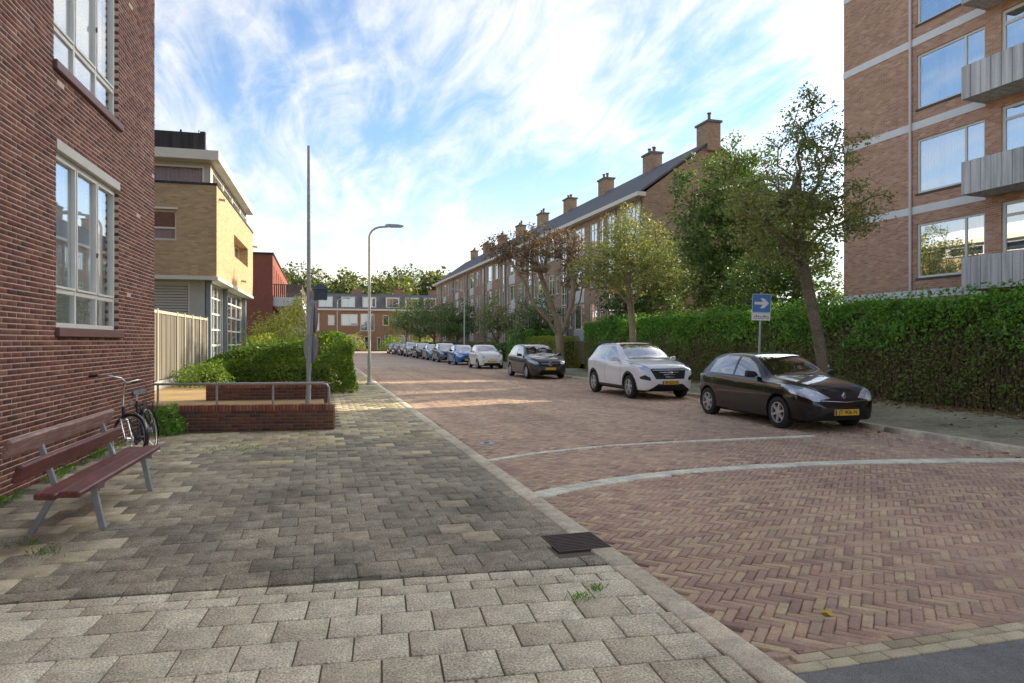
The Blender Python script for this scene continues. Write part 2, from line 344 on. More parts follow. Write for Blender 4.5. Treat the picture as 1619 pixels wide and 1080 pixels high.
# --- herringbone road bricks
L_, W_ = .21, .066; r2 = math.sqrt(.5)
tk_ = ([2.0, 2.27, 3.66, 5.61, 7.52, 9.46, 10.4], [6.82, 7.0, 7.57, 7.81, 7.66, 7.22, 6.9])
th_0 = ([2.0, 2.31, 3.69, 6.02, 7.79, 8.6], [9.05, 9.24, 9.84, 10.08, 10.13, 10.1])
tk = tuple([v*1.018 for v in q] for q in tk_); th = tuple([v*1.018 for v in q] for q in th_0)
def smoothc(c):
    x = np.linspace(c[0][0], c[0][-1], 60); p = np.polyfit(c[0], c[1], 4 if len(c[0]) > 6 else 3); return x, np.polyval(p, x)
TK, TH = smoothc(tk), smoothc(th)
items = []; S_END = 46.
def xf(x, y): return ((x+y)*r2, (y-x)*r2)           # turn by -45 degrees: strips run across the street
jmax = int(S_END/(L_/r2))+3
for j in range(-jmax, 4):
    for k in range(-6, 126):
        ox, oy = j*L_+k*W_, -j*L_+k*W_
        for (cx, cy, ang) in ((ox+L_/2, oy+W_/2, -45), (ox+W_/2, oy+W_+L_/2, 45)):
            x, y = xf(cx, cy); x += 2.0
            if y < 3.20 or y > S_END or x < KL+.05 or x > 13.5: continue
            if x > kr(y)-.05 and y > 4.4: continue
            if abs(y-np.interp(x, *TK)) < .165 and x < 10.3: continue
            if x < 8.4 and abs(y-np.interp(x, *TH)) < .10: continue
            a = R(ang+random.gauss(0, .8)); ca, sa = math.cos(a), math.sin(a)
            tx, ty = random.gauss(0, .012), random.gauss(0, .012)
            n = Vector((tx, ty, 1)).normalized(); u = Vector((ca, sa, 0)); u = (u-n*u.dot(n)).normalized(); v = n.cross(u)
            z = -.032+random.gauss(0, .0015)+.012*math.sin(x*.9)*math.sin(y*.55)
            items.append(((x, y, z-.045), (tuple(u), tuple(v), tuple(n)), L_/2-.004, W_/2-.0035, .045))
field(road, 'brick', 'brick_paving', items, M['road_brick'], 300, .005)
# white brick bands across the road
items = []
def band(curve, rows, x1, wid, ln):
    x = curve[0][0]+.3; 
    xs, ys = curve
    x = KL+.06
    while x < x1:
        y = float(np.interp(x, xs, ys)); dy = (float(np.interp(x+.05, xs, ys))-float(np.interp(x-.05, xs, ys)))/.1
        t = Vector((1, dy, 0)).normalized(); nrm = Vector((-t.y, t.x, 0))
        for r_ in rows:
            c = Vector((x, y, -.077+.001*random.random()))+nrm*r_
            items.append((tuple(c), (tuple(nrm), tuple(-t), (0, 0, 1)), ln/2-.004, wid/2-.003, .049))
        x += wid*t.x
band(TK, (-.066, .066), 10.05, .1, .13); band(TH, (0,), 8.5, .1, .12)
field(road, 'white_brick', 'white_bricks', items, M['white_brick'], 240, .004)
# edge courses towards the asphalt
items = []
for i in range(60):
    x = 2.42+i*.2
    for q, (y, off) in enumerate(((2.975, 0), (3.065, .1))):
        items.append(((x+off, y, -.077), ((1, 0, 0), (0, 1, 0), (0, 0, 1)), .096, .041, .05+random.gauss(0, .0015)))
field(road, 'sett', 'setts', items, M['sett'], 40, .005)
items = [((2.38+i*.212, 3.148, -.077), ((1, 0, 0), (0, 1, 0), (0, 0, 1)), .1, .034, .048+random.gauss(0, .0015)) for i in range(54)]
field(road, 'edge_brick', 'edge_bricks', items, M['road_brick'], 20, .005)
# --- left pavement tiles
pale, dark, tan, mixed = [], [], [], []
e = R(-4.9); ce, se = math.cos(e), math.sin(e); P0 = (2.06, 4.66)
def addt(lst, cx, cy, hx, hy, rz, j=.0045, hgt=.05):
    a = rz+random.gauss(0, .004); tx, ty = random.gauss(0, .006), random.gauss(0, .006)
    n = Vector((tx, ty, 1)).normalized(); u = Vector((math.cos(a), math.sin(a), 0)); u = (u-n*u.dot(n)).normalized(); v = n.cross(u)
    lst.append(((cx, cy, -.05+random.gauss(0, .0012)), (tuple(u), tuple(v), tuple(n)), hx-j, hy-j, hgt))
row = 0; v = 0.
while v < 6.8:
    dv = .15 if row < 2 else .3
    off = .15*(row % 2)
    w_ = -(v+dv/2); ulim = (2.064-P0[0]+w_*se)/ce          # where this turned row meets the kerb
    for i in range(-4, 24):
        x0, x1 = -(i+1)*.3+off, min(-i*.3+off, ulim)
        if x1-x0 < .05: continue
        if i > -4 and 0 < ulim-(x1) < .05: x1 = ulim
        u_ = (x0+x1)/2
        cx, cy = P0[0]+u_*ce-w_*se, P0[1]+u_*se+w_*ce
        if cx < -3.2 or cy < -3.5: continue
        addt(pale, cx, cy, (x1-x0)/2, dv/2, e, .005)
    v += dv; row += 1
row = 0; s = 4.30
while s < 46:
    off = .15*(row % 2)
    x0l = -3.2 if s < 13.2 else .3
    for i in range(0, 20):
        x1 = 2.065-i*.3+off; x0 = x1-.3
        if x1 > 2.07: x1 = 2.065
        if x1-x0 < .05 or x0 < x0l-.1: continue
        cx, cy = (x0+x1)/2, s+.15
        line = P0[1]+(cx-P0[0])*math.tan(e)+.02
        ylo = s
        if cy < line-.06: continue
        if s < line: ylo = line+.006
        cy = (ylo+s+.3)/2; hy = (s+.3-ylo)/2
        if hy < .03: continue
        if 1.80 < cx < 2.3 and 5.02 < cy < 5.5: continue                    # drain cover
        q = random.random()
        if s > 11.2+.5*math.sin(cx*2)+.4*random.random(): lst = mixed if q < .8 else tan
        elif cx < -1.5-.3*math.sin(s*2) and q < .4: lst = tan
        elif q < .045: lst = tan
        elif 9.6 < s and q < .25: lst = mixed
        else: lst = dark
        addt(lst, cx, cy, (x1-x0)/2, hy, 0, .003)
    s += .3; row += 1
field(lp, 'tile', 'pale_tiles', pale, M['pale_tile'], 170, .005)
field(lp, 'tile', 'dark_tiles', dark, M['dark_tile'], 90, .004)
field(lp, 'tile', 'tan_tiles', tan, M['tan_tile'], 30, .004)
field(lp, 'tile', 'mixed_tiles', mixed, M['mixed_tile'], 10, .004)
# --- kerbs
def kerb(name, pts, wid, z, label, nmax):
    k = empty(name, (0, 0, 0)); tag(k, label, None, None, 'structure')
    pts = [Vector((p[0], p[1], 0)) for p in pts]; items = []
    for a, b in zip(pts, pts[1:]):
        d = b-a; n = max(1, round(d.length/1.0)); u = d.normalized(); v = Vector((-u.y, u.x, 0))
        for i in range(n):
            c = a+d*((i+.5)/n); items.append(((c.x, c.y, -.2), (tuple(u), tuple(v), (0, 0, 1)), d.length/n/2-.004, wid/2, .2+z+random.gauss(0, .002)))
    field(k, 'kerb_stone', 'far_kerb_stones', items, M['kerb'], nmax, .012)
kerb('left_kerb', [(2.17, 1.6), (2.17, 46), (2.17, 104)], .2, .004, 'pale concrete kerb between tiled pavement and brick road', 40)
kerb('right_kerb', [(30, 4.4+.08)]+[(kr(s)+.08, s+(.08 if s < 5 else 0)) for s in ss], .16, .06, 'concrete kerb in front of the tall hedge', 60)
# ================================================================ WINDOWS AND WALLS
M['frame_white'] = simple('white_paint', (.72, .70, .63), .45, var=.08, scale=5)
M['frame_cream'] = simple('cream_paint', (.66, .60, .48), .5, var=.1, scale=5)
M['glass'] = glass_mat('window_glass', .12, (.93, .95, .95))
M['glass_far'] = glass_mat('far_window_glass', .32, (.6, .65, .7), .05)
M['glass_apt'] = glass_mat('apartment_glass', .45)
M['glass_low'] = glass_mat('shaded_window_glass', .12, (.8, .85, .88), .03)
M['curtain'] = simple('net_curtain', (.82, .82, .79), .9, var=.1, scale=9)
M['room'] = simple('dim_room', (.10, .09, .08), .9, var=.3, scale=2)
M['concrete'] = piece_mat('concrete', [(.42, .39, .35)]*2, .85, 60, .25, 1.2, .3, .4)
class Face:
    """a wall plane: u along it, d inwards, z up, in world coordinates"""
    def __init__(s, o, ang): s.o = Vector((o[0], o[1], 0)); s.u = Vector((math.cos(ang), math.sin(ang), 0)); s.n = Vector((-math.sin(ang), math.cos(ang), 0)); s.ang = ang
    def p(s, u, d, z): return s.o+s.u*u+s.n*d+Vector((0, 0, z))
    def M(s): return Matrix.Translation(s.o) @ Matrix.Rotation(s.ang, 4, 'Z')
def wall_with_holes(F, u0, u1, z0, z1, holes, depth, d0=0.):
    us = sorted(set([u0, u1]+[h[0] for h in holes]+[h[1] for h in holes])); zs = sorted(set([z0, z1]+[h[2] for h in holes]+[h[3] for h in holes]))
    mb = MB()
    us = [u for u in us if u0 <= u <= u1]; zs = [z for z in zs if z0 <= z <= z1]
    for a, b in zip(us, us[1:]):
        for c, d in zip(zs, zs[1:]):
            um, zm = (a+b)/2, (c+d)/2
            if any(h[0] < um < h[1] and h[2] < zm < h[3] for h in holes): continue
            mb.add([F.p(a, d0, c), F.p(b, d0, c), F.p(b, d0, d), F.p(a, d0, d)], [(0, 1, 2, 3)])
    for (a, b, c, d) in holes:
        q = [(a, c), (b, c), (b, d), (a, d)]
        for i in range(4):
            (ua, za), (ub, zb) = q[i], q[(i+1) % 4]
            mb.add([F.p(ua, d0, za), F.p(ua, d0+depth, za), F.p(ub, d0+depth, zb), F.p(ub, d0, zb)], [(0, 1, 2, 3)])
    return mb
def window(root, F, u0, u1, z0, z1, d, mull=(), trans=(), fw=.06, mat='frame_white', curtain=None, glass='glass', name='window', fd=.06, room=.5, merge=False, roomm='room'):
    """frame in an opening, a pane for every light, and what hangs behind it. mull in u, trans as (z, ua, ub)"""
    mb = MB(); T = F.M()
    def bar(a, b, c, e, dd=0.): mb.box(a, b, d+dd, d+fd, c, e, T)
    bar(u0, u1, z0, z0+fw); bar(u0, u1, z1-fw, z1); bar(u0, u0+fw, z0+fw, z1-fw); bar(u1-fw, u1, z0+fw, z1-fw)
    ms = sorted(mull)
    for m_ in ms: bar(m_-fw*.45, m_+fw*.45, z0+fw, z1-fw)
    edges = [u0]+ms+[u1]; cells = []
    for a, b in zip(edges, edges[1:]):
        zz = [z0]+[t for t in sorted(trans)]+[z1]
        for t in trans: bar(a+fw*.46, b-fw*.46, t-fw*.45, t+fw*.45, .004)
        cells += [(a, b, c, e) for c, e in zip(zz, zz[1:])]
    w_ = mb.build(name, M[mat], root, world=True)
    if merge:
        pb = MB().add([F.p(u0+.02, d+fd*.5, z0+.02), F.p(u1-.02, d+fd*.5, z0+.02), F.p(u1-.02, d+fd*.5, z1-.02), F.p(u0+.02, d+fd*.5, z1-.02)], [(0, 1, 2, 3)])
        pb.build('pane', M[glass], w_, world=True)
    else:
        for (a, b, c, e) in cells:
            g = fw*.3
            MB().box(a+g, b-g, d+fd*.5, d+fd*.5+.008, c+g, e-g, T).build('pane', M[glass], w_, world=True)
    if room:
        rb = MB(); q = [F.p(u0-.01, d+fd, z0), F.p(u1+.01, d+fd, z0), F.p(u1+.01, d+fd, z1), F.p(u0-.01, d+fd, z1)]; r = [p+F.n*room for p in q]
        rb.add(q+r, [(4, 5, 6, 7), (0, 1, 5, 4), (1, 2, 6, 5), (2, 3, 7, 6), (3, 0, 4, 7)]); rb.build('room', M[roomm], w_, world=True)
    if curtain:
        for (ca, cb, cz0, cz1, cm) in curtain:
            cbm = MB(); n = max(6, int((cb-ca)/.03)); V = []
            for i in range(n+1):
                u = ca+(cb-ca)*i/n; dd = d+fd+.10+.022*math.sin(i*1.9)+.012*math.sin(i*.73)
                V += [F.p(u, dd, cz0), F.p(u, dd, cz1)]
            cbm.add(V, [(2*i, 2*i+2, 2*i+3, 2*i+1) for i in range(n)]); cbm.build('curtain', M[cm], w_, world=True, sm=80)
    return w_
# ================================================================ BRICK BUILDING, LEFT
M['left_brick'] = piece_mat('left_brick', [(0.12, 0.036, 0.026), (0.21, 0.074, 0.048), (0.089, 0.034, 0.027), (0.178, 0.057, 0.037), (0.252, 0.107, 0.068), (0.136, 0.043, 0.029), (0.2, 0.081, 0.056)], .78, 55, .28, .5, .22, .5)
M['left_mortar'] = simple('left_mortar', (.56, .46, .36), .95, var=.2, scale=8, bmp=.3)
M['left_far_brick'] = brick_mat('left_far_brick', [(.16, .05, .042), (.31, .11, .08)], (.45, .38, .31))
M['sill_red'] = simple('red_brown_sill', (.19, .09, .08), .55, var=.25, scale=6, bmp=.2)
M['lintel'] = simple('pale_lintel', (.55, .53, .46), .6, var=.15, scale=4, bmp=.15)
wa = math.atan2(14.4-8.3, -3.02+3.2)
LB = empty('brick_building', (-6, 9, 0), 0, 'dark red brick building on the left with tall white-framed windows', 'building')
F = Face((-3.2, 8.3), wa); UE = 6.1; ZT = 10.6
holes = [(1.45, 3.92, 1.80, 4.06), (1.38, 3.92, 5.12, 7.45)]
mb = wall_with_holes(F, -2.6, UE-.012, -.05, ZT, [(a-.008, b+.008, c-.008, d+.008) for a, b, c, d in holes], .16, .0045)
mb.build('mortar', M['left_mortar'], LB, world=True)
mb = MB(); T = F.M()
mb.box(-14, -2.6, 0.0, .3, -.05, ZT, T); mb.box(-14, UE, 9, 9.3, -.05, ZT, T); mb.box(-14, -13.7, .3, 9, -.05, ZT, T); mb.box(UE-.3, UE-.014, .31, 9, -.05, ZT, T)
mb.build('rear_wall', M['left_far_brick'], LB, world=True)
MB().box(-14.1, UE+.1, -.1, 9.4, ZT, ZT+.18, T).build('roof', M['lintel'], LB, world=True)
items = []; bl, bh, jt = .21, .0505, .0115; cz = -.01; r_ = 0
n_ = -F.n; Bs = (tuple(F.u), (0, 0, 1), tuple(n_))
while cz < ZT-.05:
    off = (r_ % 2)*.1107+.0; u = -2.6-off
    while u < UE:
        a, b = u, min(u+bl, UE); u += bl+jt
        if a < -2.6: a = -2.6
        segs = [(a, b)]
        zm = cz+bh/2
        hs = [h for h in holes if h[2]-.01 < zm < h[3]+(.14 if h[2] < 2 else 0)]
        for h in hs:
            ns = []
            for (p, q) in segs:
                if q <= h[0] or p >= h[1]: ns.append((p, q))
                else:
                    if p < h[0]: ns.append((p, h[0]))
                    if q > h[1]: ns.append((h[1], q))
            segs = ns
        for (p, q) in segs:
            if q-p < .025: continue
            c = F.p((p+q)/2, .10, zm); k = random.gauss(0, .0014)
            items.append(((c.x, c.y, c.z), Bs, (q-p)/2, bh/2, .10+k))
    cz += bh+jt; r_ += 1
field(LB, 'brick', 'brickwork', items, M['left_brick'], 300, .003)
for (u0, u1, z0, z1), up in zip(holes, (False, True)):
    w3 = (u1-u0)/3
    mu = (u0+w3, u0+2*w3)
    wv = window(LB, F, u0, u1, z0+.03, z1, .065, mu, (z0+.5,), .062, 'frame_white', [(u0+.05, u1-.05, z0+.06, z1-.05, 'curtain')], room=.6)
    # casements: a second slim frame inside the lights
    mb = MB()
    for a, b in ((u0+.045, mu[0]-.02), (mu[0]+.02, mu[1]-.02), (mu[1]+.02, u1-.045)):
        mb.box(a, a+.03, .05, .10, z0+.55, z1-.07, T); mb.box(b-.03, b, .05, .10, z0+.55, z1-.07, T)
        mb.box(a+.03, b-.03, .05, .10, z0+.535, z0+.565, T); mb.box(a+.03, b-.03, .05, .10, z1-.09, z1-.06, T)
    mb.build('casement', M['frame_white'], wv, world=True)
    MB().box(mu[1]-.045, mu[1]-.03, .03, .05, z0+1.08, z0+1.15, T).build('handle', M['room'], wv, world=True)
    MB().box(u0-.03, u1+.12, -.05, .07, z0-.09, z0+.028, T).build('sill', M['sill_red'], wv, world=True, bevel=.008)
    if not up: MB().box(u0-.0, u1+.04, -.012, .062, z1+.0, z1+.135, T).build('lintel', M['lintel'], wv, world=True, bevel=.004)
# ================================================================ APARTMENT BLOCK, RIGHT
M['apt_brick'] = brick_mat('apartment_brick', [(.47, .235, .14), (.56, .32, .20), (.40, .195, .125), (.60, .385, .26)], (.56, .45, .35), .21, .0625, stain=.22)
M['white_band'] = simple('white_band', (.74, .72, .68), .7, var=.15, scale=3, bmp=.1)
M['balcony'] = None
def streaky(name, base, dark, period):
    m, nt, p, o = newmat(name)
    g = nt.nodes.new('ShaderNodeNewGeometry'); mp = nd(nt, 'ShaderNodeMapping', {'Vector': g.outputs['Position'], 'Scale': (7, 7, .35)})
    n1 = noise(nt, 1.0, 5, .6, mp.outputs[0]); n2 = noise(nt, 25, 4, .6, g.outputs['Position'])
    c = mul(nt, mul(nt, dark, base, nd(nt, 'ShaderNodeMapRange', {0: n1, 1: .36, 2: .62}).outputs[0], 'MIX'), ramp(nt, n2, [(.8,)*3, (1.15,)*3]))
    nt.links.new(c, p.inputs['Base Color']); p.inputs['Roughness'].default_value = .9; bump(nt, p, n2, .4, .005); return m
M['balcony'] = streaky('weathered_concrete', (.70, .67, .62), (.44, .42, .395), .3)
M['pipe_white'] = simple('pale_pipe', (.7, .62, .58), .5, var=.1)
AP = empty('apartment_block', (24, 8, 0), 0, 'tall orange brick apartment block with white bands and concrete balconies', 'building')
ang = math.atan2(-1, .042); F = Face((18.98, 21.3), ang); T = F.M(); ALEN, AH = 36., 17.4
holes = []; win = []; doors = []
for k in range(5):
    dz = 2.8*k
    holes.append((3.13, 5.47, 3.75+dz, 5.54+dz)); holes.append((5.96, 8.3, 3.34+dz, 5.72+dz))
    holes.append((11.2, 13.5, 3.75+dz, 5.54+dz))
wall_with_holes(F, 0, ALEN, -.05, AH, holes, .14).build('wall', M['apt_brick'], AP, world=True)
mb = MB(); mb.box(0.002, ALEN, 11, 11.2, -.05, AH, T)
mb.add([F.p(0, 0, -.05), F.p(0, 11, -.05), F.p(0, 11, AH), F.p(0, 0, AH)], [(0, 1, 2, 3)]); mb.add([F.p(ALEN, 0, -.05), F.p(ALEN, 11, -.05), F.p(ALEN, 11, AH), F.p(ALEN, 0, AH)], [(0, 1, 2, 3)])
mb.build('rear_wall', M['apt_brick'], AP, world=True)
MB().box(-.25, ALEN+.25, -.25, 11.3, AH, AH+.3, T).build('roof', M['white_band'], AP, world=True)
for k in range(6):
    z = 3.05+2.8*k+(.05 if k == 0 else 0.04)-(.12 if k == 5 else 0)
    MB().box(-.012, 5.5, -.015, .05, z, z+.25, T).build('band', M['white_band'], AP, world=True)
MB().box(8.45, ALEN, -.015, .05, 3.1, 3.35, T).build('band', M['white_band'], AP, world=True)
mb = MB(); mb.tube([F.p(2.93, -.06, 0), F.p(2.93, -.06, AH)], .045, 10); mb.build('downpipe', M['pipe_white'], AP, sm=True, world=True)
M['curtain_warm'] = simple('pale_curtain', (.68, .64, .55), .9, var=.15, scale=6)
M['pot_flower'] = leaf_mat('window_plants', [(.10, .16, .05), (.45, .2, .1), (.5, .3, .2)], .2)
for k in range(5):
    dz = 2.8*k
    cu = [(3.2, 3.75, 3.8+dz, 5.5+dz, 'curtain_warm'), (4.0, 5.4, 3.8+dz, 5.5+dz, 'curtain')] if k else [(3.5, 5.4, 3.85, 5.5, 'curtain_warm')]
    wv = window(AP, F, 3.13, 5.47, 3.75+dz, 5.54+dz, .05, (4.82,), (), .07, 'frame_white', cu, 'glass_apt', room=1.2)
    MB().box(3.10, 5.5, -.03, .048, 3.68+dz, 3.748+dz, T).build('sill', M['room'], wv, world=True)
    dv = window(AP, F, 5.96, 8.3, 3.34+dz, 5.72+dz, .05, (6.95,), (5.33+dz,), .09, 'frame_white', [(6.05, 8.2, 3.4+dz, 5.3+dz, 'curtain')], 'glass_apt', name='balcony_door', room=1.2)
    window(AP, F, 11.2, 13.5, 3.75+dz, 5.54+dz, .05, (12.6,), (), .07, 'frame_white', None, 'glass_apt', room=.6, merge=True)
    # balcony: floor plate with a ribbed concrete parapet cast in panels
    z0, z1 = 3.16+dz, 4.12+dz; PU, P1 = 5.5, 10.6
    mb = MB(); mb.box(PU+.09, P1-.09, -.91, .0, z0+.01, z0+.16, T); bal = mb.build('balcony', M['balcony'], AP, world=True)
    n = 17; wdt = (P1-PU)/n
    for i in range(n):
        a = PU+i*wdt
        MB().prism([(a+.006, -1.0), (a+.03, -1.022), (a+wdt-.03, -1.022), (a+wdt-.006, -1.0), (a+wdt-.006, -.915), (a+.006, -.915)], z1-z0, T @ Matrix.Translation((0, 0, z0))).build('parapet_panel', M['balcony'], bal, world=True)
    for a, b in ((PU, PU+.085), (P1-.085, P1)):
        MB().box(a, b, -.913, 0, z0, z1, T).build('side_panel', M['balcony'], bal, world=True)
# several pot plants on the lowest sill, joined into one mesh
mb = MB()
for i in range(60):
    u = 3.55+1.0*random.random(); z = 3.86+.28*random.random()**1.4; d = .2+.15*random.random(); c = F.p(u, d, z); a = Vector((random.gauss(0, 1), random.gauss(0, 1), random.gauss(0, 1))).normalized(); b = a.orthogonal().normalized()
    mb.add([c-a*.05, c+b*.03, c+a*.05, c-b*.03], [(0, 1, 2, 3)])
pl = mb.build('window_plants', M['pot_flower']); tag(pl, 'orange flowering pot plants inside the lowest apartment window', 'plant')

# ================================================================ THREE-STOREY ROW, RIGHT
M['row_brick'] = brick_mat('row_brick', [(.32, .19, .11), (.42, .26, .16), (.28, .16, .10), (.46, .31, .20)], (.42, .35, .26), stain=.25)
M['roof_tile'] = None
def rooft(name, c1, c2):
    m, nt, p, o = newmat(name); g = nt.nodes.new('ShaderNodeNewGeometry')
    sp = nd(nt, 'ShaderNodeSeparateXYZ', {0: g.outputs['Position']})
    w1 = nd(nt, 'ShaderNodeMath', {0: sp.outputs[2], 1: 4.2}, operation='MULTIPLY'); fr = nd(nt, 'ShaderNodeMath', {0: w1.outputs[0]}, operation='FRACT')
    w2 = nd(nt, 'ShaderNodeMath', {0: sp.outputs[1], 1: 4.0}, operation='MULTIPLY'); f2 = nd(nt, 'ShaderNodeMath', {0: w2.outputs[0]}, operation='PINGPONG'); f2.inputs[1].default_value = .5
    h = nd(nt, 'ShaderNodeMath', {0: fr.outputs[0], 1: f2.outputs[0]}, operation='ADD')
    c = ramp(nt, noise(nt, 1.2, 6, .65, g.outputs['Position']), [c1, c2]); nt.links.new(c, p.inputs['Base Color']); p.inputs['Roughness'].default_value = .75
    bump(nt, p, h.outputs[0], .9, .04); return m
M['roof_tile'] = rooft('grey_roof_tiles', (.065, .065, .075), (.13, .125, .13))
M['lead'] = simple('lead_grey', (.25, .26, .28), .6, var=.2)
M['panel_white'] = simple('white_panel', (.6, .58, .53), .6, var=.15, scale=2)
M['glass_row'] = glass_mat('row_glass', .55, (.55, .6, .66), .05)
RW = empty('row_of_flats', (20, 70, 0), 0, 'three-storey brown brick row with grey tiled roof and a line of chimneys', 'building')
p0, p1 = Vector((17.3, 104.2)), Vector((18.3, 36.4)); d = p1-p0; LEN = d.length; F = Face(p0, math.atan2(d.y, d.x)); T = F.M()
EZ, RZ, RD = 10.35, 13.75, 9.2
holes = []; spec = []
NU = 8; UW = LEN/NU
for i in range(NU):
    b = i*UW
    for k in range(3):
        z = 2.65+2.75*k
        for (a, c, zz, hh, kind) in ((.45, 1.75, 0, 1.65, 'w'), (2.15, 2.75, .0, 1.65, 'w'), (3.25, 4.55, -1.0, 2.75, 's'), (5.05, 5.65, 0, 1.65, 'w'), (6.05, 8.0, -.15, 1.85, 'b')):
            if kind == 's' and k == 0: zz, hh = -1.6, 3.3
            z0, z1 = z+zz, min(z+zz+hh-.02, EZ-.28)
            holes.append((b+a, b+c, z0, z1)); spec.append(((b+a, b+c, z0, z1), kind))
wall_with_holes(F, 0, LEN, -.05, EZ, holes, .12).build('wall', M['row_brick'], RW, world=True)
mb = MB()
for u in (0, LEN):   # gables
    mb.add([F.p(u, 0, -.05), F.p(u, RD, -.05), F.p(u, RD, EZ), F.p(u, RD/2, RZ), F.p(u, 0, EZ)], [(0, 1, 2, 3, 4)])
mb.add([F.p(0, RD, -.05), F.p(LEN, RD, -.05), F.p(LEN, RD, EZ), F.p(0, RD, EZ)], [(0, 1, 2, 3)])
mb.build('gable_wall', M['row_brick'], RW, world=True)
mb = MB(); ov = .12; sl_ = (RZ-EZ)/(RD/2)
prof = [(-.45, EZ-.45*sl_+.33), (RD/2, RZ+.16), (RD+.45, EZ-.45*sl_+.33), (RD+.45, EZ-.45*sl_+.2), (RD/2, RZ+.02), (-.45, EZ-.45*sl_+.2)]
V = [F.p(-ov, q[0], q[1]) for q in prof]+[F.p(LEN+ov, q[0], q[1]) for q in prof]
mb.add(V, [tuple(range(6)), tuple(range(11, 5, -1))]+[(i, i+6, (i+1) % 6+6, (i+1) % 6) for i in range(6)])
rf = mb.build('roof', M['roof_tile'], RW, world=True)
mb = MB(); mb.box(-.2, LEN+.3, -.55, .0, EZ-.22, EZ+.02, T); mb.build('gutter_board', M['frame_cream'], RW, world=True)
M['chimney_brick'] = M['row_brick']; M['pot'] = simple('clay_pot', (.16, .13, .12), .7)
for q in (67.4, 60.3, 52.45, 44.4, 36.7, 29, 21.2, 13.6, 6.1):
    mb = MB(); mb.box(q-.65, q+.65, RD/2-.42, RD/2+.42, RZ-.6, 14.85, T); ch = mb.build('chimney', M['row_brick'], rf, world=True)
    mb = MB(); mb.box(q-.75, q+.75, RD/2-.5, RD/2+.5, 14.852, 14.98, T)
    mb.box(q-.72, q+.72, RD/2-.47, RD/2+.47, 13.95, 14.1, T) if False else None
    for o_ in ((-.4, 0), (.05, .1), (.4, -.05)) if q < 66 else ((0.1, 0),):
        h = .22+.25*random.random() if q < 66 else .55
        c = F.p(q+o_[0], RD/2+o_[1], 14.97); mb.tube([c, c+Vector((0, 0, h))], .1, 10); mb.tube([c+Vector((0, 0, h)), c+Vector((0, 0, h+.06))], .14, 10)
    mb.build('chimney_cap', M['pot'], rf, world=True, sm=40)
for (u0, u1, z0, z1), kind in spec:
    if kind == 's':
        window(RW, F, u0, u1, z0, z1, .06, ((u0+u1)/2,), (z0+(z1-z0)*.33,), .07, 'frame_cream', None, 'glass_row', room=.5, merge=True)
    elif kind == 'b':
        wv = window(RW, F, u0, u1, z0, z1, .05, (u0+1.25,), (), .08, 'frame_white', [(u0+.1, u1-.1, z0+.1, z1-.1, 'curtain')], 'glass_row', room=.5, merge=True)
        MB().box(u0, u1, -.03, .04, z0-.82, z0-.01, T).build('panel', M['panel_white'], wv, world=True)
    else:
        wv = window(RW, F, u0, u1, z0, z1, .06, (((u0+u1)/2,) if u1-u0 > 1 else ()), (z1-.45,), .07, 'frame_white', [(u0+.08, u1-.08, z0+.4, z1-.1, 'curtain')], 'glass_row', room=.5, merge=True)
        MB().box(u0-.05, u1+.05, -.05, .06, z0-.06, z0-.005, T).build('sill', M['lintel'], wv, world=True)
for i in range(NU):
    u = i*UW+4.8; MB().tube([F.p(u, -.08, .2), F.p(u, -.08, EZ-.25)], .06, 8).build('downpipe', M['lead'], RW, world=True, sm=True)
MB().tube([F.p(LEN-.25, -.08, .2), F.p(LEN-.25, -.08, EZ-.5), F.p(LEN-.25, -.35, EZ-.24)], .06, 8).build('downpipe', M['lead'], RW, world=True, sm=True)
# ================================================================ YELLOW BRICK BUILDING, LEFT
M['yel_brick'] = brick_mat('yellow_brick', [(.43, .285, .145), (.51, .355, .19), (.38, .25, .13), (.55, .39, .22)], (.46, .345, .21), stain=.22)
M['grey_post'] = simple('blue_grey_paint', (.22, .25, .27), .5, var=.15)
M['slat'] = simple('pale_slat', (.46, .44, .36), .6, var=.15, scale=3)
M['dark_clad'] = streaky('dark_cladding', (.055, .05, .048), (.025, .023, .022), .3)
M['blind'] = simple('grey_blind', (.55, .56, .57), .8, var=.08)
YB = empty('yellow_building', (-8, 31, 0), 0, 'yellow brick building with overhanging upper floor and roof terrace', 'building')
sa = math.atan2(11.1, .22); fa = sa-R(90); cor = Vector((-3.46, 25.9)); uf = Vector((math.cos(fa), math.sin(fa)))
FF = Face(cor-uf*10, fa); FS = Face(cor, sa); TF, TS = FF.M(), FS.M(); SL = 11.1; Z0, Z1 = 3.95, 7.15
hf = [(7.1, 8.70, 5.16, 6.22)]; hs = [(4.3, 9.0, 5.18, 6.08)]
mb = wall_with_holes(FF, 0, 10, Z0, Z1, hf, .18); b2 = wall_with_holes(FS, 0, SL, Z0, Z1, hs, .45)
mb.add(b2.v, b2.f)
c_ = lambda u, d_, z: FF.p(u, d_, z)
mb.add([c_(0, 0, Z0), c_(0, SL, Z0), c_(0, SL, Z1), c_(0, 0, Z1)], [(0, 1, 2, 3)]); mb.add([c_(0, SL, Z0), c_(10, SL, Z0), c_(10, SL, Z1), c_(0, SL, Z1)], [(0, 1, 2, 3)])
mb.build('wall', M['yel_brick'], YB, world=True)
MB().box(.01, 9.99, .01, SL-.01, Z0-.02, Z0+.1, TF).build('soffit', M['frame_cream'], YB, world=True)
MB().box(-.1, 10.05, -.05, SL+.05, Z0-.14, Z0-.022, TF).build('fascia', M['frame_cream'], YB, world=True)
MB().box(-.03, 10.03, -.03, .0, Z1-.02, Z1+.06, TF).build('coping', M['dark_clad'], YB, world=True)
MB().box(10.0, 10.03, .003, SL, Z1-.02, Z1+.06, TF).build('coping', M['dark_clad'], YB, world=True)
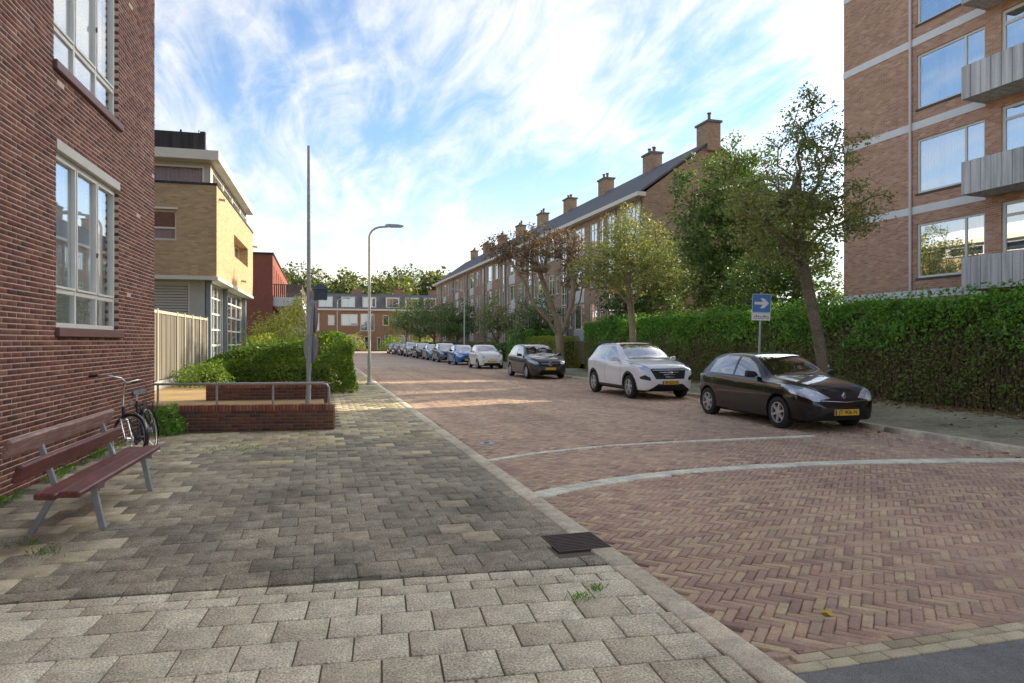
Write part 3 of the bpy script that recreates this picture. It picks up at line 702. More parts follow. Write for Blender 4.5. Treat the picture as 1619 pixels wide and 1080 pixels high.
wv = window(YB, FF, 7.1, 8.70, 5.16, 6.22, .14, (), (5.60,), .07, 'frame_cream', [(7.2, 8.65, 5.2, 5.56, 'blind')], 'glass_low', room=.6)
MB().box(7.05, 8.76, -.05, .0, 6.225, 6.29, TF).build('hood', M['frame_cream'], wv, world=True)
wv = window(YB, FS, 4.3, 9.0, 5.18, 6.08, .38, (5.8, 7.4), (), .08, 'frame_cream', None, 'glass_far', room=.5)
# clerestory, eaves slab and roof terrace
FC = Face(FF.p(0, .3, 0).xy, fa); CS = Face(FS.p(.3, .25, 0).xy, sa)
hc = [(0.3+i*2.35, 0.3+i*2.35+2.2, 7.22, 7.86) for i in range(4)]
mb = wall_with_holes(FC, 0, 9.75, Z1-.1, 7.97, hc, .08); h2 = [(.5+i*2.55, .5+i*2.55+2.3, 7.22, 7.86) for i in range(4)]
b2 = wall_with_holes(CS, 0, SL-.5, Z1-.1, 7.97, h2, .08); mb.add(b2.v, b2.f); mb.build('clerestory', M['slat'], YB, world=True)
for (a, b, c, d) in hc: window(YB, FC, a, b, c, d, .03, (), (), .07, 'frame_white', [(a+.05, b-.05, c, d, 'blind')], 'glass_low', room=.4)
for (a, b, c, d) in h2: window(YB, CS, a, b, c, d, .03, (), (), .07, 'frame_white', None, 'glass_far', room=.4)
ev = MB().box(-.2, 10.1, -.22, SL-.6, 7.972, 8.30, TF).build('eaves', M['frame_cream'], YB, world=True)
mb = MB(); mb.box(0, 9.55, .05, .12, 8.30, 8.95, TF); mb.box(9.45, 9.62, .03, .2, 8.301, 9.0, TF)
for i in range(5): mb.box(.8+i*2.0, .86+i*2.0, .06, .11, 8.951, 9.03+.1*(i % 2), TF)
mb.build('terrace_screen', M['dark_clad'], YB, world=True)
for i in range(6):                       # glass balustrade along the street side
    a = .25+i*1.68
    MB().add([FS.p(a, .42, 8.32), FS.p(a+1.6, .42, 8.32), FS.p(a+1.6, .6, 9.0-.02*i), FS.p(a, .6, 9.02-.02*i)], [(0, 1, 2, 3)]).build('balustrade_pane', M['glass_far'], YB, world=True)
mb = MB()
for i in range(7): mb.tube([FS.p(.22+i*1.68, .4, 8.3), FS.p(.22+i*1.68, .61, 9.04-.02*i)], .035, 6)
mb.tube([FS.p(.2, .61, 9.05), FS.p(10.4, .61, 8.92)], .04, 6); mb.build('balustrade_frame', M['frame_white'], YB, world=True)
# ground floor, set back under the overhang
FG = Face(FF.p(0, .45, 0).xy, fa); SG = Face(FS.p(.45, .42, 0).xy, sa)
mb = wall_with_holes(FG, 0, 9.55, -.05, Z0-.02, [(2.5, 7.4, 2.55, 3.75), (7.5, 9.05, 2.55, 3.75)], .1); mb.build('ground_floor_wall', M['slat'], YB, world=True)
for a, b in ((2.5, 7.4), (7.5, 9.05)):
    wv = window(YB, FG, a, b, 2.55, 3.75, .02, (), (), .07, 'frame_cream', None, 'glass_far', room=.3)
    for i in range(11): MB().box(a+.08, b-.08, .01, .03, 2.63+i*.098, 2.705+i*.098, FG.M()).build('slat', M['slat'], wv, world=True)
hg = [(.3, 3.6, .75, Z0-.15), (4.6, 9.9, .75, Z0-.15)]
mb = wall_with_holes(SG, 0, 10.3, -.05, Z0-.02, hg, .1); mb.build('ground_floor_wall', M['slat'], YB, world=True)
window(YB, SG, .3, 3.6, .75, Z0-.15, .04, (.75, 1.9, 2.8), (1.5, 2.1, 2.7, 3.3), .07, 'frame_white', [(.35, 3.5, .8, Z0-.2, 'curtain')], 'glass_far', room=.5)
window(YB, SG, 4.6, 9.9, .75, Z0-.15, .04, (5.0, 6.6, 8.2), (1.5, 2.1, 2.7, 3.3), .07, 'frame_white', [(4.7, 9.8, .8, Z0-.2, 'curtain')], 'glass_far', room=.5)
for u in (3.95, 10.05, .05): MB().box(u-.1, u+.16, -.16, -.01, .0, Z0-.15, SG.M()).build('column', M['grey_post'], YB, world=True)
for u, z in ((.5, 6.75), (11.15, 6.5), (6.6, 4.35)):      # small lamps and cameras on the side wall
    c = FS.p(u, 0, z); MB().tube([c, c-FS.n*.22-Vector((0, 0, .04))], .05, 8).build('wall_lamp', M['slat'], YB, world=True, sm=True)
# ================================================================ RED BUILDING, LEFT, FURTHER OFF
M['red_brick'] = brick_mat('red_brick', [(.24, .075, .05), (.29, .095, .06)], (.27, .11, .08), stain=.15)
M['rail_brown'] = simple('brown_rail', (.17, .10, .085), .6, var=.15)
RB = empty('red_building', (-8, 80, 0), 0, 'red brick flat-roofed building with white balcony slabs and brown railings', 'building')
FR = Face((-12, 68), 0); SR = Face((-4.2, 68), R(90)); 
mb = MB()
mb.add([FR.p(0, 0, 0), FR.p(7.8, 0, 0), FR.p(7.8, 0, 9.85), FR.p(0, 0, 9.85)], [(0, 1, 2, 3)])
hs = [(1.2+i*3.6, 2.6+i*3.6, 7.2-2.75*k, 8.9-2.75*k) for i in range(8) for k in range(3)]
b2 = wall_with_holes(SR, 0, 30, 0, 9.85, hs, .15); mb.add(b2.v, b2.f)
mb.add([FR.p(0, 30, 0), FR.p(7.8, 30, 0), FR.p(7.8, 30, 9.85), FR.p(0, 30, 9.85)], [(0, 1, 2, 3)]); mb.build('wall', M['red_brick'], RB, world=True)
MB().box(-.1, 7.9, -.1, 30.1, 9.85, 10.02, FR.M()).build('roof', M['dark_clad'], RB, world=True)
for h in hs: window(RB, SR, *h, .08, ((h[0]+h[1])/2,), (), .09, 'frame_white', None, 'glass_far', room=.4, merge=True)
for z in (5.0, 2.25):
    bl_ = MB().box(.3, 20, -2.65, -.01, z, z+.85, SR.M()).build('balcony', M['panel_white'], RB, world=True)
    for i in range(14): MB().box(.3, .34, -2.6+i*.185, -2.47+i*.185, z+.86, z+2.02, SR.M()).build('rail_board', M['rail_brown'], bl_, world=True)
    for i in range(40): MB().box(.5+i*.48, .86+i*.48, -2.64, -2.6, z+.86, z+2.02, SR.M()).build('rail_board', M['rail_brown'], bl_, world=True)
    mb = MB(); mb.box(.28, 20, -2.67, -2.58, z+2.022, z+2.1, SR.M()); mb.box(.28, .36, -2.57, 0, z+2.022, z+2.1, SR.M()); mb.build('handrail', M['rail_brown'], bl_, world=True)
    MB().tube([SR.p(.4, -2.0, 0), SR.p(.4, -2.0, z)], .09, 8).build('column', M['panel_white'], bl_, world=True)
# ================================================================ HOUSES ACROSS THE END OF THE STREET
M['far_brick'] = brick_mat('far_brick', [(.27, .125, .065), (.36, .19, .105)], (.34, .22, .14), stain=.2)
M['far_roof'] = rooft('dark_mansard', (.10, .098, .10), (.18, .17, .17))
def tx(px): return .06+.1168*(px-505)
FH = Face((0, 130), 0); TH_ = FH.M(); XA, XB = -16., 30.
HS = empty('terrace_of_houses', (8, 133, 0), 0, 'brick terrace with dark mansard roof and white dormers closing the street', 'building')
win = []
for off in (0, 85, -85, 170):
    for a, b, z0, z1 in ((518, 528, 4.65, 6.55), (538, 564, 4.6, 6.75), (568, 590, 3.6, 6.85), (603, 613, 4.65, 6.6), (521, 533, .9, 2.9), (574, 584, .1, 2.6), (543, 562, .9, 2.9), (594, 600, .1, 2.5)):
        u0, u1 = tx(a+off), tx(b+off)
        if XA+.3 < u0 and u1 < XB-.3 and all(u1 < w_[0]-.1 or u0 > w_[1]+.1 or z1 < w_[2]-.1 or z0 > w_[3]+.1 for w_ in win): win.append((u0, u1, z0, z1))
wall_with_holes(FH, XA, XB, -.1, 7.4, win, .12).build('wall', M['far_brick'], HS, world=True)
for h in win: window(HS, FH, *h, .06, ((h[0]+h[1])/2,) if h[1]-h[0] > 1.3 else (), (), .12, 'frame_white', [(h[0]+.1, h[1]-.1, h[2]+.1, h[3]-.1, 'curtain')] if h[1]-h[0] > 2 else None, 'glass_far', room=.5, merge=True)
MB().box(XA-.2, XB+.2, -.35, .3, 7.4, 7.72, TH_).build('gutter_board', M['frame_cream'], HS, world=True)
mb = MB(); pr_ = [(-.1, 7.722), (1.35, 10.6), (8, 10.9), (9.5, 7.5)]
V = [FH.p(XA, q[0], q[1]) for q in pr_]+[FH.p(XB, q[0], q[1]) for q in pr_]
mb.add(V, [(0, 1, 2, 3), (7, 6, 5, 4), (0, 4, 5, 1), (1, 5, 6, 2), (2, 6, 7, 3)]); rf = mb.build('roof', M['far_roof'], HS, world=True)
mb = MB(); mb.box(XA, XB, 9.3, 9.5, -.1, 7.5, TH_); mb.box(XA, XA+.2, .02, 9.3, -.1, 7.5, TH_); mb.box(XB-.2, XB, .02, 9.3, -.1, 7.5, TH_); mb.build('rear_wall', M['far_brick'], HS, world=True)
for px_ in (514.5, 549, 582, 619, 650, 680, 440, 480):
    u = tx(px_); 
    mb = MB(); mb.box(u-1.25, u+1.25, .05, 1.6, 7.86, 9.95, TH_); dm = mb.build('dormer', M['frame_white'], HS, world=True)
    for a, b in ((u-1.02, u-.04), (u+.04, u+1.02)): MB().box(a, b, .02, .045, 8.1, 9.7, TH_).build('pane', M['glass_far'], dm, world=True)
    MB().box(u-1.35, u+1.35, -.05, 1.7, 9.952, 10.08, TH_).build('dormer_roof', M['lead'], dm, world=True)
for px_ in (565, 632, 500, 690): 
    u = tx(px_); MB().box(u-.9, u+.9, 3.6, 4.5, 10.3, 11.7, TH_).build('chimney', M['far_brick'], rf, world=True)
# ================================================================ LOW WALLS, RAISED BED, RAILING
M['garden_soil'] = piece_mat('sandy_soil', [(.40, .27, .12)]*2, .95, 40, .35, 1.2, .35, .5, moss=(.2, .2, .07))
sheet('garden', [(-40, 14.25), (-.25, 14.25), (-.25, 104), (-40, 104)], -.03, M['lawn'], 'rough green garden ground behind the low walls')
slab('raised_bed', [(-9, 14.6), (-2.9, 14.08), (.1, 13.55), (.1, 15.75), (-.6, 21), (-9, 21)], -.2, .40, M['garden_soil'], 'sandy raised bed behind the low brick wall')
M['low_brick'] = piece_mat('low_wall_brick', [(0.187, 0.076, 0.051), (0.272, 0.102, 0.061), (0.128, 0.063, 0.051), (0.238, 0.111, 0.071), (0.162, 0.076, 0.058)], .85, 55, .35, .9, .4, .5)
M['cap_brick'] = piece_mat('cap_brick', [(0.378, 0.14, 0.077), (0.28, 0.098, 0.063), (0.448, 0.182, 0.098), (0.224, 0.084, 0.056)], .8, 55, .3, 1.0, .35, .5)
M['low_mortar'] = simple('low_mortar', (.22, .19, .14), .95, var=.35, scale=6)
def low_wall(p0, p1, z0, courses, label, endface=True):
    p0, p1 = Vector(p0), Vector(p1); d = p1-p0; Ln = d.length; F = Face(p0, math.atan2(d.y, d.x)); T = F.M(); th_ = .215
    root = empty('low_brick_wall', (*(p0+p1)/2, z0), 0, label, 'wall')
    zt = z0+courses*.0625
    MB().box(.006, Ln-.006, .006, th_-.006, z0-.1, zt+.095, T).build('mortar', M['low_mortar'], root, world=True)
    it = []; n_ = -F.n
    for r_ in range(courses):
        u = -(r_ % 2)*.11
        while u < Ln:
            a, b = max(u, 0), min(u+.21, Ln); u += .2215
            if b-a < .03: continue
            c = F.p((a+b)/2, .05, z0+r_*.0625+.03); it.append((tuple(c), (tuple(F.u), (0, 0, 1), tuple(n_)), (b-a)/2, .0252, .05+random.gauss(0, .0015)))
        if endface:
            c = F.p(Ln-.05, th_/2, z0+r_*.0625+.03); it.append((tuple(c), (tuple(F.n), (0, 0, 1), tuple(F.u)), .101, .0252, .05))
    field(root, 'brick', 'bricks', it, M['low_brick'], 250, .003)
    it = []; u = .0
    while u+.05 < Ln+.02:
        c = F.p(u+.026, th_/2-.004, zt+.0005); k = random.gauss(0, .002)
        it.append((tuple(c), (tuple(F.n), tuple(-F.u), (0, 0, 1)), th_/2+.006, .025, .105+k)); u += .0605
    field(root, 'cap_brick', 'cap_bricks', it, M['cap_brick'], 80, .004)
    return F, Ln, zt+.105
F1, L1, Z1c = low_wall((-2.98, 13.83), (.26, 13.24), -.01, 6, 'low front brick wall with red upright capping bricks below the railing')
F2, L2, Z2c = low_wall((-2.3, 15.62), (.18, 15.42), .35, 5, 'dark low brick wall of the raised bed in front of the hedge')
M['galv'] = simple('galvanised_steel', (.42, .43, .43), .45, .55, .2, 8)
rl = empty('handrail', (-1.4, 13.6, .48), 0, 'grey steel tube railing on top of the low brick wall', 'railing')
zr = .86
pts = [F1.p(.02, .1, zr), F1.p(L1-.22, .1, zr), F1.p(L1-.14, .1, zr-.02), F1.p(L1-.1, .1, zr-.08), F1.p(L1-.09, .1, Z1c)]
MB().tube(pts, .021, 10).build('top_rail', M['galv'], rl, world=True, sm=True)
for u in (.1, 1.15, 2.17): MB().tube([F1.p(u, .1, Z1c), F1.p(u, .1, zr)], .02, 10).build('post', M['galv'], rl, world=True, sm=True)
# ================================================================ GARDEN FENCE AND GATE
M['fence_board'] = streaky('fence_board', (.17, .15, .11), (.105, .09, .065), .3)
M['fence_post'] = simple('pale_post', (.38, .35, .275), .7, var=.15, scale=4, bmp=.1)
fa0, fa1 = Vector((-4.1, 16.2)), Vector((-3.78, 26.0)); d = fa1-fa0; FN = Face(fa0, math.atan2(d.y, d.x)); TN = FN.M(); FL = d.length
fr = empty('board_fence', (-3.9, 21, .0), 0, 'pale upright board fence with cream posts beside the yellow building', 'fence')
MB().box(0, FL, .02, .1, .0, .62, TN).build('plinth', M['concrete'], fr, world=True)
posts = [0, 1.7, 3.1, 5.25, 6.2, 7.3, 8.45, 9.7]
for i, u in enumerate(posts):
    MB().box(u-.045, u+.045, -.035, .07, .621 if i else .621, 2.5, TN).build('post', M['fence_post'], fr, world=True, bevel=.006)
for a, b in zip(posts, posts[1:]):
    n = max(3, int((b-a-.1)/.22)); w_ = (b-a-.1)/n
    MB().box(a+.047, b-.047, -.02, .075, 2.38, 2.46, TN).build('top_rail', M['fence_post'], fr, world=True)
    for i in range(n):
        u = a+.05+i*w_; MB().box(u+.006, u+w_-.006, .0+.008*(i % 2), .024+.008*(i % 2), .66, 2.37, TN).build('board', M['fence_board'], fr, world=True)
M['notice'] = simple('notice_white', (.7, .7, .68), .6, var=.05); M['print_dark'] = simple('dark_print', (.05, .05, .06), .7)
nb = MB().box(1.86, 2.16, -.06, -.037, 1.25, 1.78, TN).build('notice_board', M['notice']); tag(nb, 'small white notice on the pale fence near the building corner', 'notice')
mb = MB(); mb.box(1.93, 2.1, -.063, -.0605, 1.58, 1.7, TN); mb.box(1.93, 2.06, -.063, -.0605, 1.42, 1.46, TN); mb.build('print', M['print_dark'], nb)
# ================================================================ BENCH
M['bench_wood'] = None
def woodm(name, c1, c2, rough):
    m, nt, p, o = newmat(name); tc_ = nt.nodes.new('ShaderNodeTexCoord')
    mp = nd(nt, 'ShaderNodeMapping', {'Vector': tc_.outputs['Object'], 'Scale': (30, 1.2, 30)})
    n = noise(nt, 2.0, 8, .65, mp.outputs[0], .4); n2 = noise(nt, 5, 4, .6, tc_.outputs['Object'])
    c = mul(nt, ramp(nt, wide(nt, n), [tuple(q*.6 for q in c1), c1, c2]), ramp(nt, wide(nt, n2), [(.75,)*3, (1.0,)*3, (1.35,)*3])); nt.links.new(c, p.inputs['Base Color']); p.inputs['Roughness'].default_value = rough
    bump(nt, p, n, .3, .002); return m
M['bench_wood'] = woodm('red_brown_stained_wood', (.15, .045, .035), (.29, .105, .08), .42)
M['bench_worn'] = woodm('worn_red_wood', (.32, .18, .15), (.52, .35, .30), .55)
M['bench_leg'] = simple('grey_bench_steel', (.36, .39, .40), .5, .3, .25, 9, .15)
M['bolt'] = simple('bolt_steel', (.6, .58, .55), .4, .6)
bn = empty('park_bench', (-2.1, 7.36, 0), R(-1.6), 'red-brown wooden bench with grey steel legs against the brick wall', 'bench')
BL = 1.25
def plank(c, w_, t, tilt, mat, name):
    Mx = Matrix.Translation(c) @ Matrix.Rotation(tilt, 4, 'Y'); o = MB().box(-w_/2, w_/2, -BL, BL, -t/2, t/2).build(name, M[mat], bn, bevel=.011)
    o.matrix_local = Mx; return o
plank((.245, 0, .445), .155, .05, R(3), 'bench_wood', 'seat_plank'); plank((.075, 0, .435), .155, .05, R(4), 'bench_wood', 'seat_plank')
b1 = plank((-.115, 0, .62), .15, .045, R(-72), 'bench_wood', 'back_plank'); b2 = plank((-.185, 0, .815), .15, .045, R(-72), 'bench_worn', 'back_plank')
for o in (b1, b2):
    for y in (-.6, .78):
        for dx in (-.03,): MB().lathe([(0, .012), (.014, .009), (.02, 0)], 10, Matrix.Translation((dx, y, .0225))).build('bolt', M['bolt'], o)
for y in (-.58, .98):
    def bar(a, b, wx, wy, name):
        a, b = Vector(a), Vector(b); z = (b-a); q = Matrix.Translation(a) @ z.to_track_quat('Z', 'X').to_matrix().to_4x4()
        q = Matrix.Translation(a) @ Matrix.Rotation(math.atan2(z.x, z.z), 4, 'Y'); MB().box(-wx/2, wx/2, -wy/2, wy/2, 0, z.length, q).build(name, M['bench_leg'], bn, bevel=.005)
    bar((.285, y, 0), (.2, y, .412), .05, .045, 'leg'); bar((-.27, y, 0), (-.055, y, .40), .05, .045, 'leg')
    bar((-.075, y, .36), (-.235, y, .87), .045, .04, 'back_support'); MB().box(-.1, .3, y-.02, y+.02, .362, .405).build('seat_support', M['bench_leg'], bn)
# ================================================================ BICYCLE
M['bike_black'] = simple('black_enamel', (.018, .018, .02), .28, .0, .2, 10, coat=.4); M['chrome'] = simple('chrome', (.75, .74, .72), .18, .95, .08, 10)
M['rubber'] = simple('rubber', (.022, .021, .02), .8, var=.3, scale=12); M['rim_alu'] = simple('aluminium_rim', (.62, .61, .58), .35, .7, .1, 10); M['saddle'] = simple('saddle_grey', (.07, .075, .075), .5)
bk = empty('bicycle', (-2.42, 10.72, 0), R(-92), 'black city bicycle leaning on the brick wall behind the bench', 'bicycle'); bk.rotation_euler = (R(9), 0, R(-94))
sx, sz = Vector((.40, 0, .62)), Vector((-.30, 0, .95)).normalized()          # steering axis
ST = Matrix.Translation(sx) @ Matrix.Rotation(R(58), 4, sz) @ Matrix.Translation(-sx)
I4 = Matrix.Identity(4)
def ring(mb, c, r, t, n=40, m=8, Mx=I4):
    mb.lathe([(r+t*math.cos(2*math.pi*i/m), t*math.sin(2*math.pi*i/m)) for i in range(m)], n, Mx @ Matrix.Translation(c) @ Matrix.Rotation(R(90), 4, 'X'), True); return mb
def bwheel(c, Mx):
    wv = ring(MB(), c, .325, .018, Mx=Mx).build('wheel', M['rubber'], bk, sm=80)
    ring(MB(), c, .303, .012, m=6, Mx=Mx).build('rim', M['rim_alu'], wv, sm=80)
    mb = MB(); c = Vector(c)
    for i in range(28):
        a = 2*math.pi*i/28; s_ = 1 if i % 2 else -1; p = c+Vector((math.cos(a)*.295, 0, math.sin(a)*.295)); q = c+Vector((math.cos(a+s_*.9)*.025, .03*s_, math.sin(a+s_*.9)*.025))
        mb.tube([Mx @ q, Mx @ p], .0016, 3, False)
    mb.build('spokes', M['chrome'], wv)
    MB().tube([Mx @ (c+Vector((0, -.05, 0))), Mx @ (c+Vector((0, .05, 0)))], .03, 12).build('hub', M['chrome'], wv, sm=40)
    ring(MB(), c+Vector((0, .035, 0)), .035, .012, 20, 6, Mx).build('hub_ring', M['rim_alu'], wv, sm=60)
bwheel((.56, 0, .343), ST); bwheel((-.54, 0, .343), I4)
def arcpts(c, r, a0, a1, n=18): return [Vector((c[0]+r*math.cos(R(a0+(a1-a0)*i/n)), 0, c[2]+r*math.sin(R(a0+(a1-a0)*i/n)))) for i in range(n+1)]
def fender(c, a0, a1, Mx):
    mb = MB(); pts = arcpts(c, .362, a0, a1); V = []
    for p in pts: V += [Mx @ (p+Vector((0, -.026, 0))-(p-Vector(c)).normalized()*.012), Mx @ p, Mx @ (p+Vector((0, .026, 0))-(p-Vector(c)).normalized()*.012)]
    mb.add(V, [(3*i+k, 3*i+k+3, 3*i+k+4, 3*i+k+1) for i in range(len(pts)-1) for k in (0, 1)]); return mb
fender((.56, 0, .343), -25, 150, ST).build('mudguard', M['bike_black'], bk, sm=80); fender((-.54, 0, .343), 10, 205, I4).build('mudguard', M['bike_black'], bk, sm=80)
mb = MB()
for pts, r in (([(.385, 0, .66), (.2, 0, .44), (-.05, 0, .29)], .019), ([(.375, 0, .72), (.12, 0, .50), (-.13, 0, .48)], .015), ([(-.05, 0, .28), (-.22, 0, .80)], .017), ([(.41, 0, .59), (.355, 0, .77)], .021)): mb.tube(pts, r, 10)
for y in (-.05, .05): mb.tube([(-.05, y*.6, .28), (-.54, y, .343)], .011, 8); mb.tube([(-.2, y*.4, .74), (-.54, y, .343)], .009, 8)
mb.build('frame', M['bike_black'], bk, sm=60)
mb = MB()
for y in (-.055, .055): mb.tube([ST @ Vector((.405, y*.9, .60)), ST @ Vector((.46, y, .5)), ST @ Vector((.56, y, .343))], [.014, .013, .009], 8)
mb.tube([ST @ Vector((.41, -.05, .60)), ST @ Vector((.41, .05, .60))], .016, 8); mb.build('fork', M['chrome'], bk, sm=60)
mb = MB(); mb.tube([ST @ Vector(p) for p in ((.355, 0, .76), (.30, 0, 1.05), (.34, 0, 1.10))], .013, 10)
for y in (-1, 1): mb.tube([ST @ Vector(p) for p in ((.34, 0, 1.10), (.38, .12*y, 1.15), (.28, .27*y, 1.17), (.14, .31*y, 1.15))], .011, 10)
mb.build('handlebar', M['chrome'], bk, sm=60)
for y in (-1, 1): MB().tube([ST @ Vector((.17, .305*y, 1.155)), ST @ Vector((.03, .32*y, 1.135))], .017, 10).build('grip', M['rubber'], bk, sm=60)
MB().tube([ST @ Vector((.44, 0, .83)), ST @ Vector((.50, 0, .83))], [.02, .035], 12).build('headlamp', M['chrome'], bk, sm=40)
mb = MB(); mb.tube([(-.215, 0, .78), (-.25, 0, .93)], .012, 8); mb.build('seat_post', M['chrome'], bk, sm=60)
mb = MB(); V = []; sp_ = [(-.42, .10, .955), (-.34, .095, .965), (-.25, .06, .955), (-.16, .03, .95), (-.10, .018, .935)]
for (x, y, z) in sp_: V += [(x, -y, z-.05), (x, -y*.8, z), (x, 0, z+.012), (x, y*.8, z), (x, y, z-.05)]
mb.add(V, [(5*i+k, 5*i+k+5, 5*i+k+6, 5*i+k+1) for i in range(4) for k in range(4)]+[(4, 3, 2, 1, 0), (20, 21, 22, 23, 24)]+[(5*i+4, 5*i+9, 5*i+5, 5*i) for i in range(4)]); mb.build('saddle', M['saddle'], bk, sm=60)
mb = MB()
for y in (-.06, 0, .06): mb.tube([(-.26, y, .73), (-.80, y, .74)], .006, 6)
for y in (-.06, .06): mb.tube([(-.72, y, .74), (-.56, y*.9, .36)], .006, 6); mb.tube([(-.40, y, .735), (-.54, y*.9, .36)], .006, 6)
for x in (-.3, -.55, -.8): mb.tube([(x, -.065, .738), (x, .065, .738)], .006, 6)
mb.build('carrier', M['bike_black'], bk, sm=60)
mb = MB(); mb.lathe([(0, 0), (.09, 0), (.09, .01), (0, .01)], 20, Matrix.Translation((-.05, -.06, .28)) @ Matrix.Rotation(R(90), 4, 'X'))
for s_, y in ((1, -.085), (-1, .085)): mb.tube([(-.05, y, .28), (-.05+.12*s_, y, .28-.11*s_)], .009, 6); mb.box(-.05+.12*s_-.045, -.05+.12*s_+.045, y-(.08 if y < 0 else 0), y+(.08 if y > 0 else 0), .28-.11*s_-.012, .28-.11*s_+.012)
mb.build('crank', M['chrome'], bk, sm=40); MB().prism([(-.60, .26), (-.56, .42), (-.05, .37), (.05, .29), (-.05, .19)], .03, Matrix.Translation((0, -.045, 0)) @ Matrix.Rotation(R(90), 4, 'X')).build('chain_case', M['bike_black'], bk)
MB().tube([(-.2, .03, .28), (-.24, .17, .02)], .008, 6).build('kickstand', M['chrome'], bk)
# ================================================================ SIGN POST SEEN FROM BEHIND, TALL POLE WITH LANTERN
M['sign_back'] = simple('grey_sign_back', (.24, .28, .33), .5, .25, .2, 5); M['sign_rim'] = simple('red_sign_rim', (.40, .06, .05), .5); M['post_grey'] = simple('grey_post', (.40, .42, .43), .5, .4, .2, 6)
b_, t_ = Vector((-.225, 13.75, .40)), Vector((-.10, 13.75, 2.42))
sg = empty('sign_post', b_, 0, 'grey post with two round traffic signs seen from behind at the low wall', 'sign')
MB().tube([b_-Vector((0, 0, .05)), t_], .038, 12).build('pole', M['post_grey'], sg, world=True, sm=60)
def disc(c, r, yaw, name, parent):
    Mx = Matrix.Translation(c) @ Matrix.Rotation(yaw, 4, 'Z') @ Matrix.Rotation(R(90), 4, 'X')
    o = MB().lathe([(0, .0), (r-.012, .0), (r, .008), (r, .02), (0, .02)], 32, Mx).build(name, M['sign_back'], parent, world=True, sm=30)
    MB().lathe([(r-.03, -.004), (r, -.004), (r+.003, .0), (r+.003, .012), (r, .012)], 32, Mx).build('rim', M['sign_rim'], o, world=True, sm=30)
    MB().box(-.05, .05, -.05, .05, .021, .05, Mx).build('clamp', M['post_grey'], o, world=True)
ya = R(-63)
disc(Vector((-.14, 13.80, 1.52)), .29, ya, 'sign_disc', sg); disc(Vector((-.085, 13.80, 2.11)), .29, R(-77), 'sign_disc', sg)
M['flagpole'] = simple('weathered_white_pole', (.50, .48, .43), .6, .1, .2, 1.2)
fp = empty('tall_pole', (-.2, 14.45, .4), 0, 'tall slender weathered pole rising above the sign post', 'pole')
MB().tube([(-.2, 14.45, .3), (-.2, 14.45, 2.7), (-.205, 14.45, 5.62)], [.045, .042, .026], 12).build('shaft', M['flagpole'], fp, world=True, sm=60)
M['lantern'] = simple('dark_lantern', (.06, .075, .095), .4, .3)
lt = MB(); lt.box(-.17, .09, 14.33, 14.55, 2.50, 2.70); lt.add([(-.2, 14.3, 2.702), (.12, 14.3, 2.702), (.12, 14.58, 2.702), (-.2, 14.58, 2.702), (-.1, 14.4, 2.82), (.0, 14.4, 2.82), (.0, 14.48, 2.82), (-.1, 14.48, 2.82)], [(0, 1, 5, 4), (1, 2, 6, 5), (2, 3, 7, 6), (3, 0, 4, 7), (4, 5, 6, 7), (3, 2, 1, 0)])
lt.v = [(p[0]+.07, p[1], p[2]) for p in lt.v]
lo = lt.build('lantern', M['lantern'], fp, world=True); MB().box(-.25, -.02, 14.42, 14.48, 2.43, 2.49).build('bracket', M['post_grey'], fp, world=True)
# ================================================================ STREET LAMPS
M['lamp_post'] = simple('cream_lamp_post', (.55, .52, .44), .5, .1, .12, 4); M['lamp_head'] = simple('lamp_head_grey', (.38, .38, .36), .45, .4)
M['lamp_glass'] = simple('lamp_glass', (.7, .7, .68), .2)
def lamp(loc, rz, label, h=6.1):
    r = empty('street_lamp', loc, rz, label, 'lamp', 'street lamps')
    MB().lathe([(.15, 0), (.15, .05), (.1, .09), (.0, .09)], 14).build('base', M['lamp_post'], r, sm=40)
    pts = [(0, 0, .02), (0, 0, 1.1), (0, 0, 1.15), (0, 0, h-.45)]+[(.45-.45*math.cos(R(a)), 0, h-.45+.40*math.sin(R(a))) for a in (20, 40, 60, 80)]+[(.75, 0, h-.02)]
    MB().tube(pts, [.075, .075, .058, .05]+[.042]*5, 12).build('pole', M['lamp_post'], r, sm=60)
    MB().box(-.05, .05, -.078, -.06, .35, .85).build('hatch', M['lamp_post'], r)
    V = []; prof = [(.60, .045, -.03, .045), (.72, .10, -.045, .07), (1.1, .11, -.045, .055), (1.3, .06, -.03, .02)]
    for (x, w_, zl, zu) in prof: V += [(x, -w_, h+zl), (x, w_, h+zl), (x, w_*.7, h+zu), (x, -w_*.7, h+zu)]
    MB().add(V, [(4*i+k, 4*i+(k+1) % 4, 4*i+4+(k+1) % 4, 4*i+4+k) for i in range(3) for k in range(4)]+[(3, 2, 1, 0), (12, 13, 14, 15)]).build('lamp_head', M['lamp_head'], r, sm=50)
    MB().box(.8, 1.22, -.07, .07, h-.062, h-.046).build('lamp_glass', M['lamp_glass'], r)
lamp((1.86, 26.7, 0), R(-10), 'nearest cream street lamp with curved arm beside the left kerb')
lamp((1.8, 72, 0), R(0), 'distant street lamp on the left pavement before the far houses')
lamp((11.9, 57, 0), R(180), 'street lamp among the trees behind the parked blue and white cars')
fs = empty('far_sign_post', (1.75, 86, 0), 0, 'small far traffic sign seen from behind above the left parked car', 'sign')
MB().tube([(1.75, 86, 0), (1.75, 86, 3.0)], .035, 8).build('pole', M['post_grey'], fs, world=True); MB().lathe([(0, 0), (.35, 0), (.35, .03), (0, .03)], 20, Matrix.Translation((1.75, 85.93, 2.75)) @ Matrix.Rotation(R(90), 4, 'X')).build('sign_disc', M['sign_back'], fs, world=True)
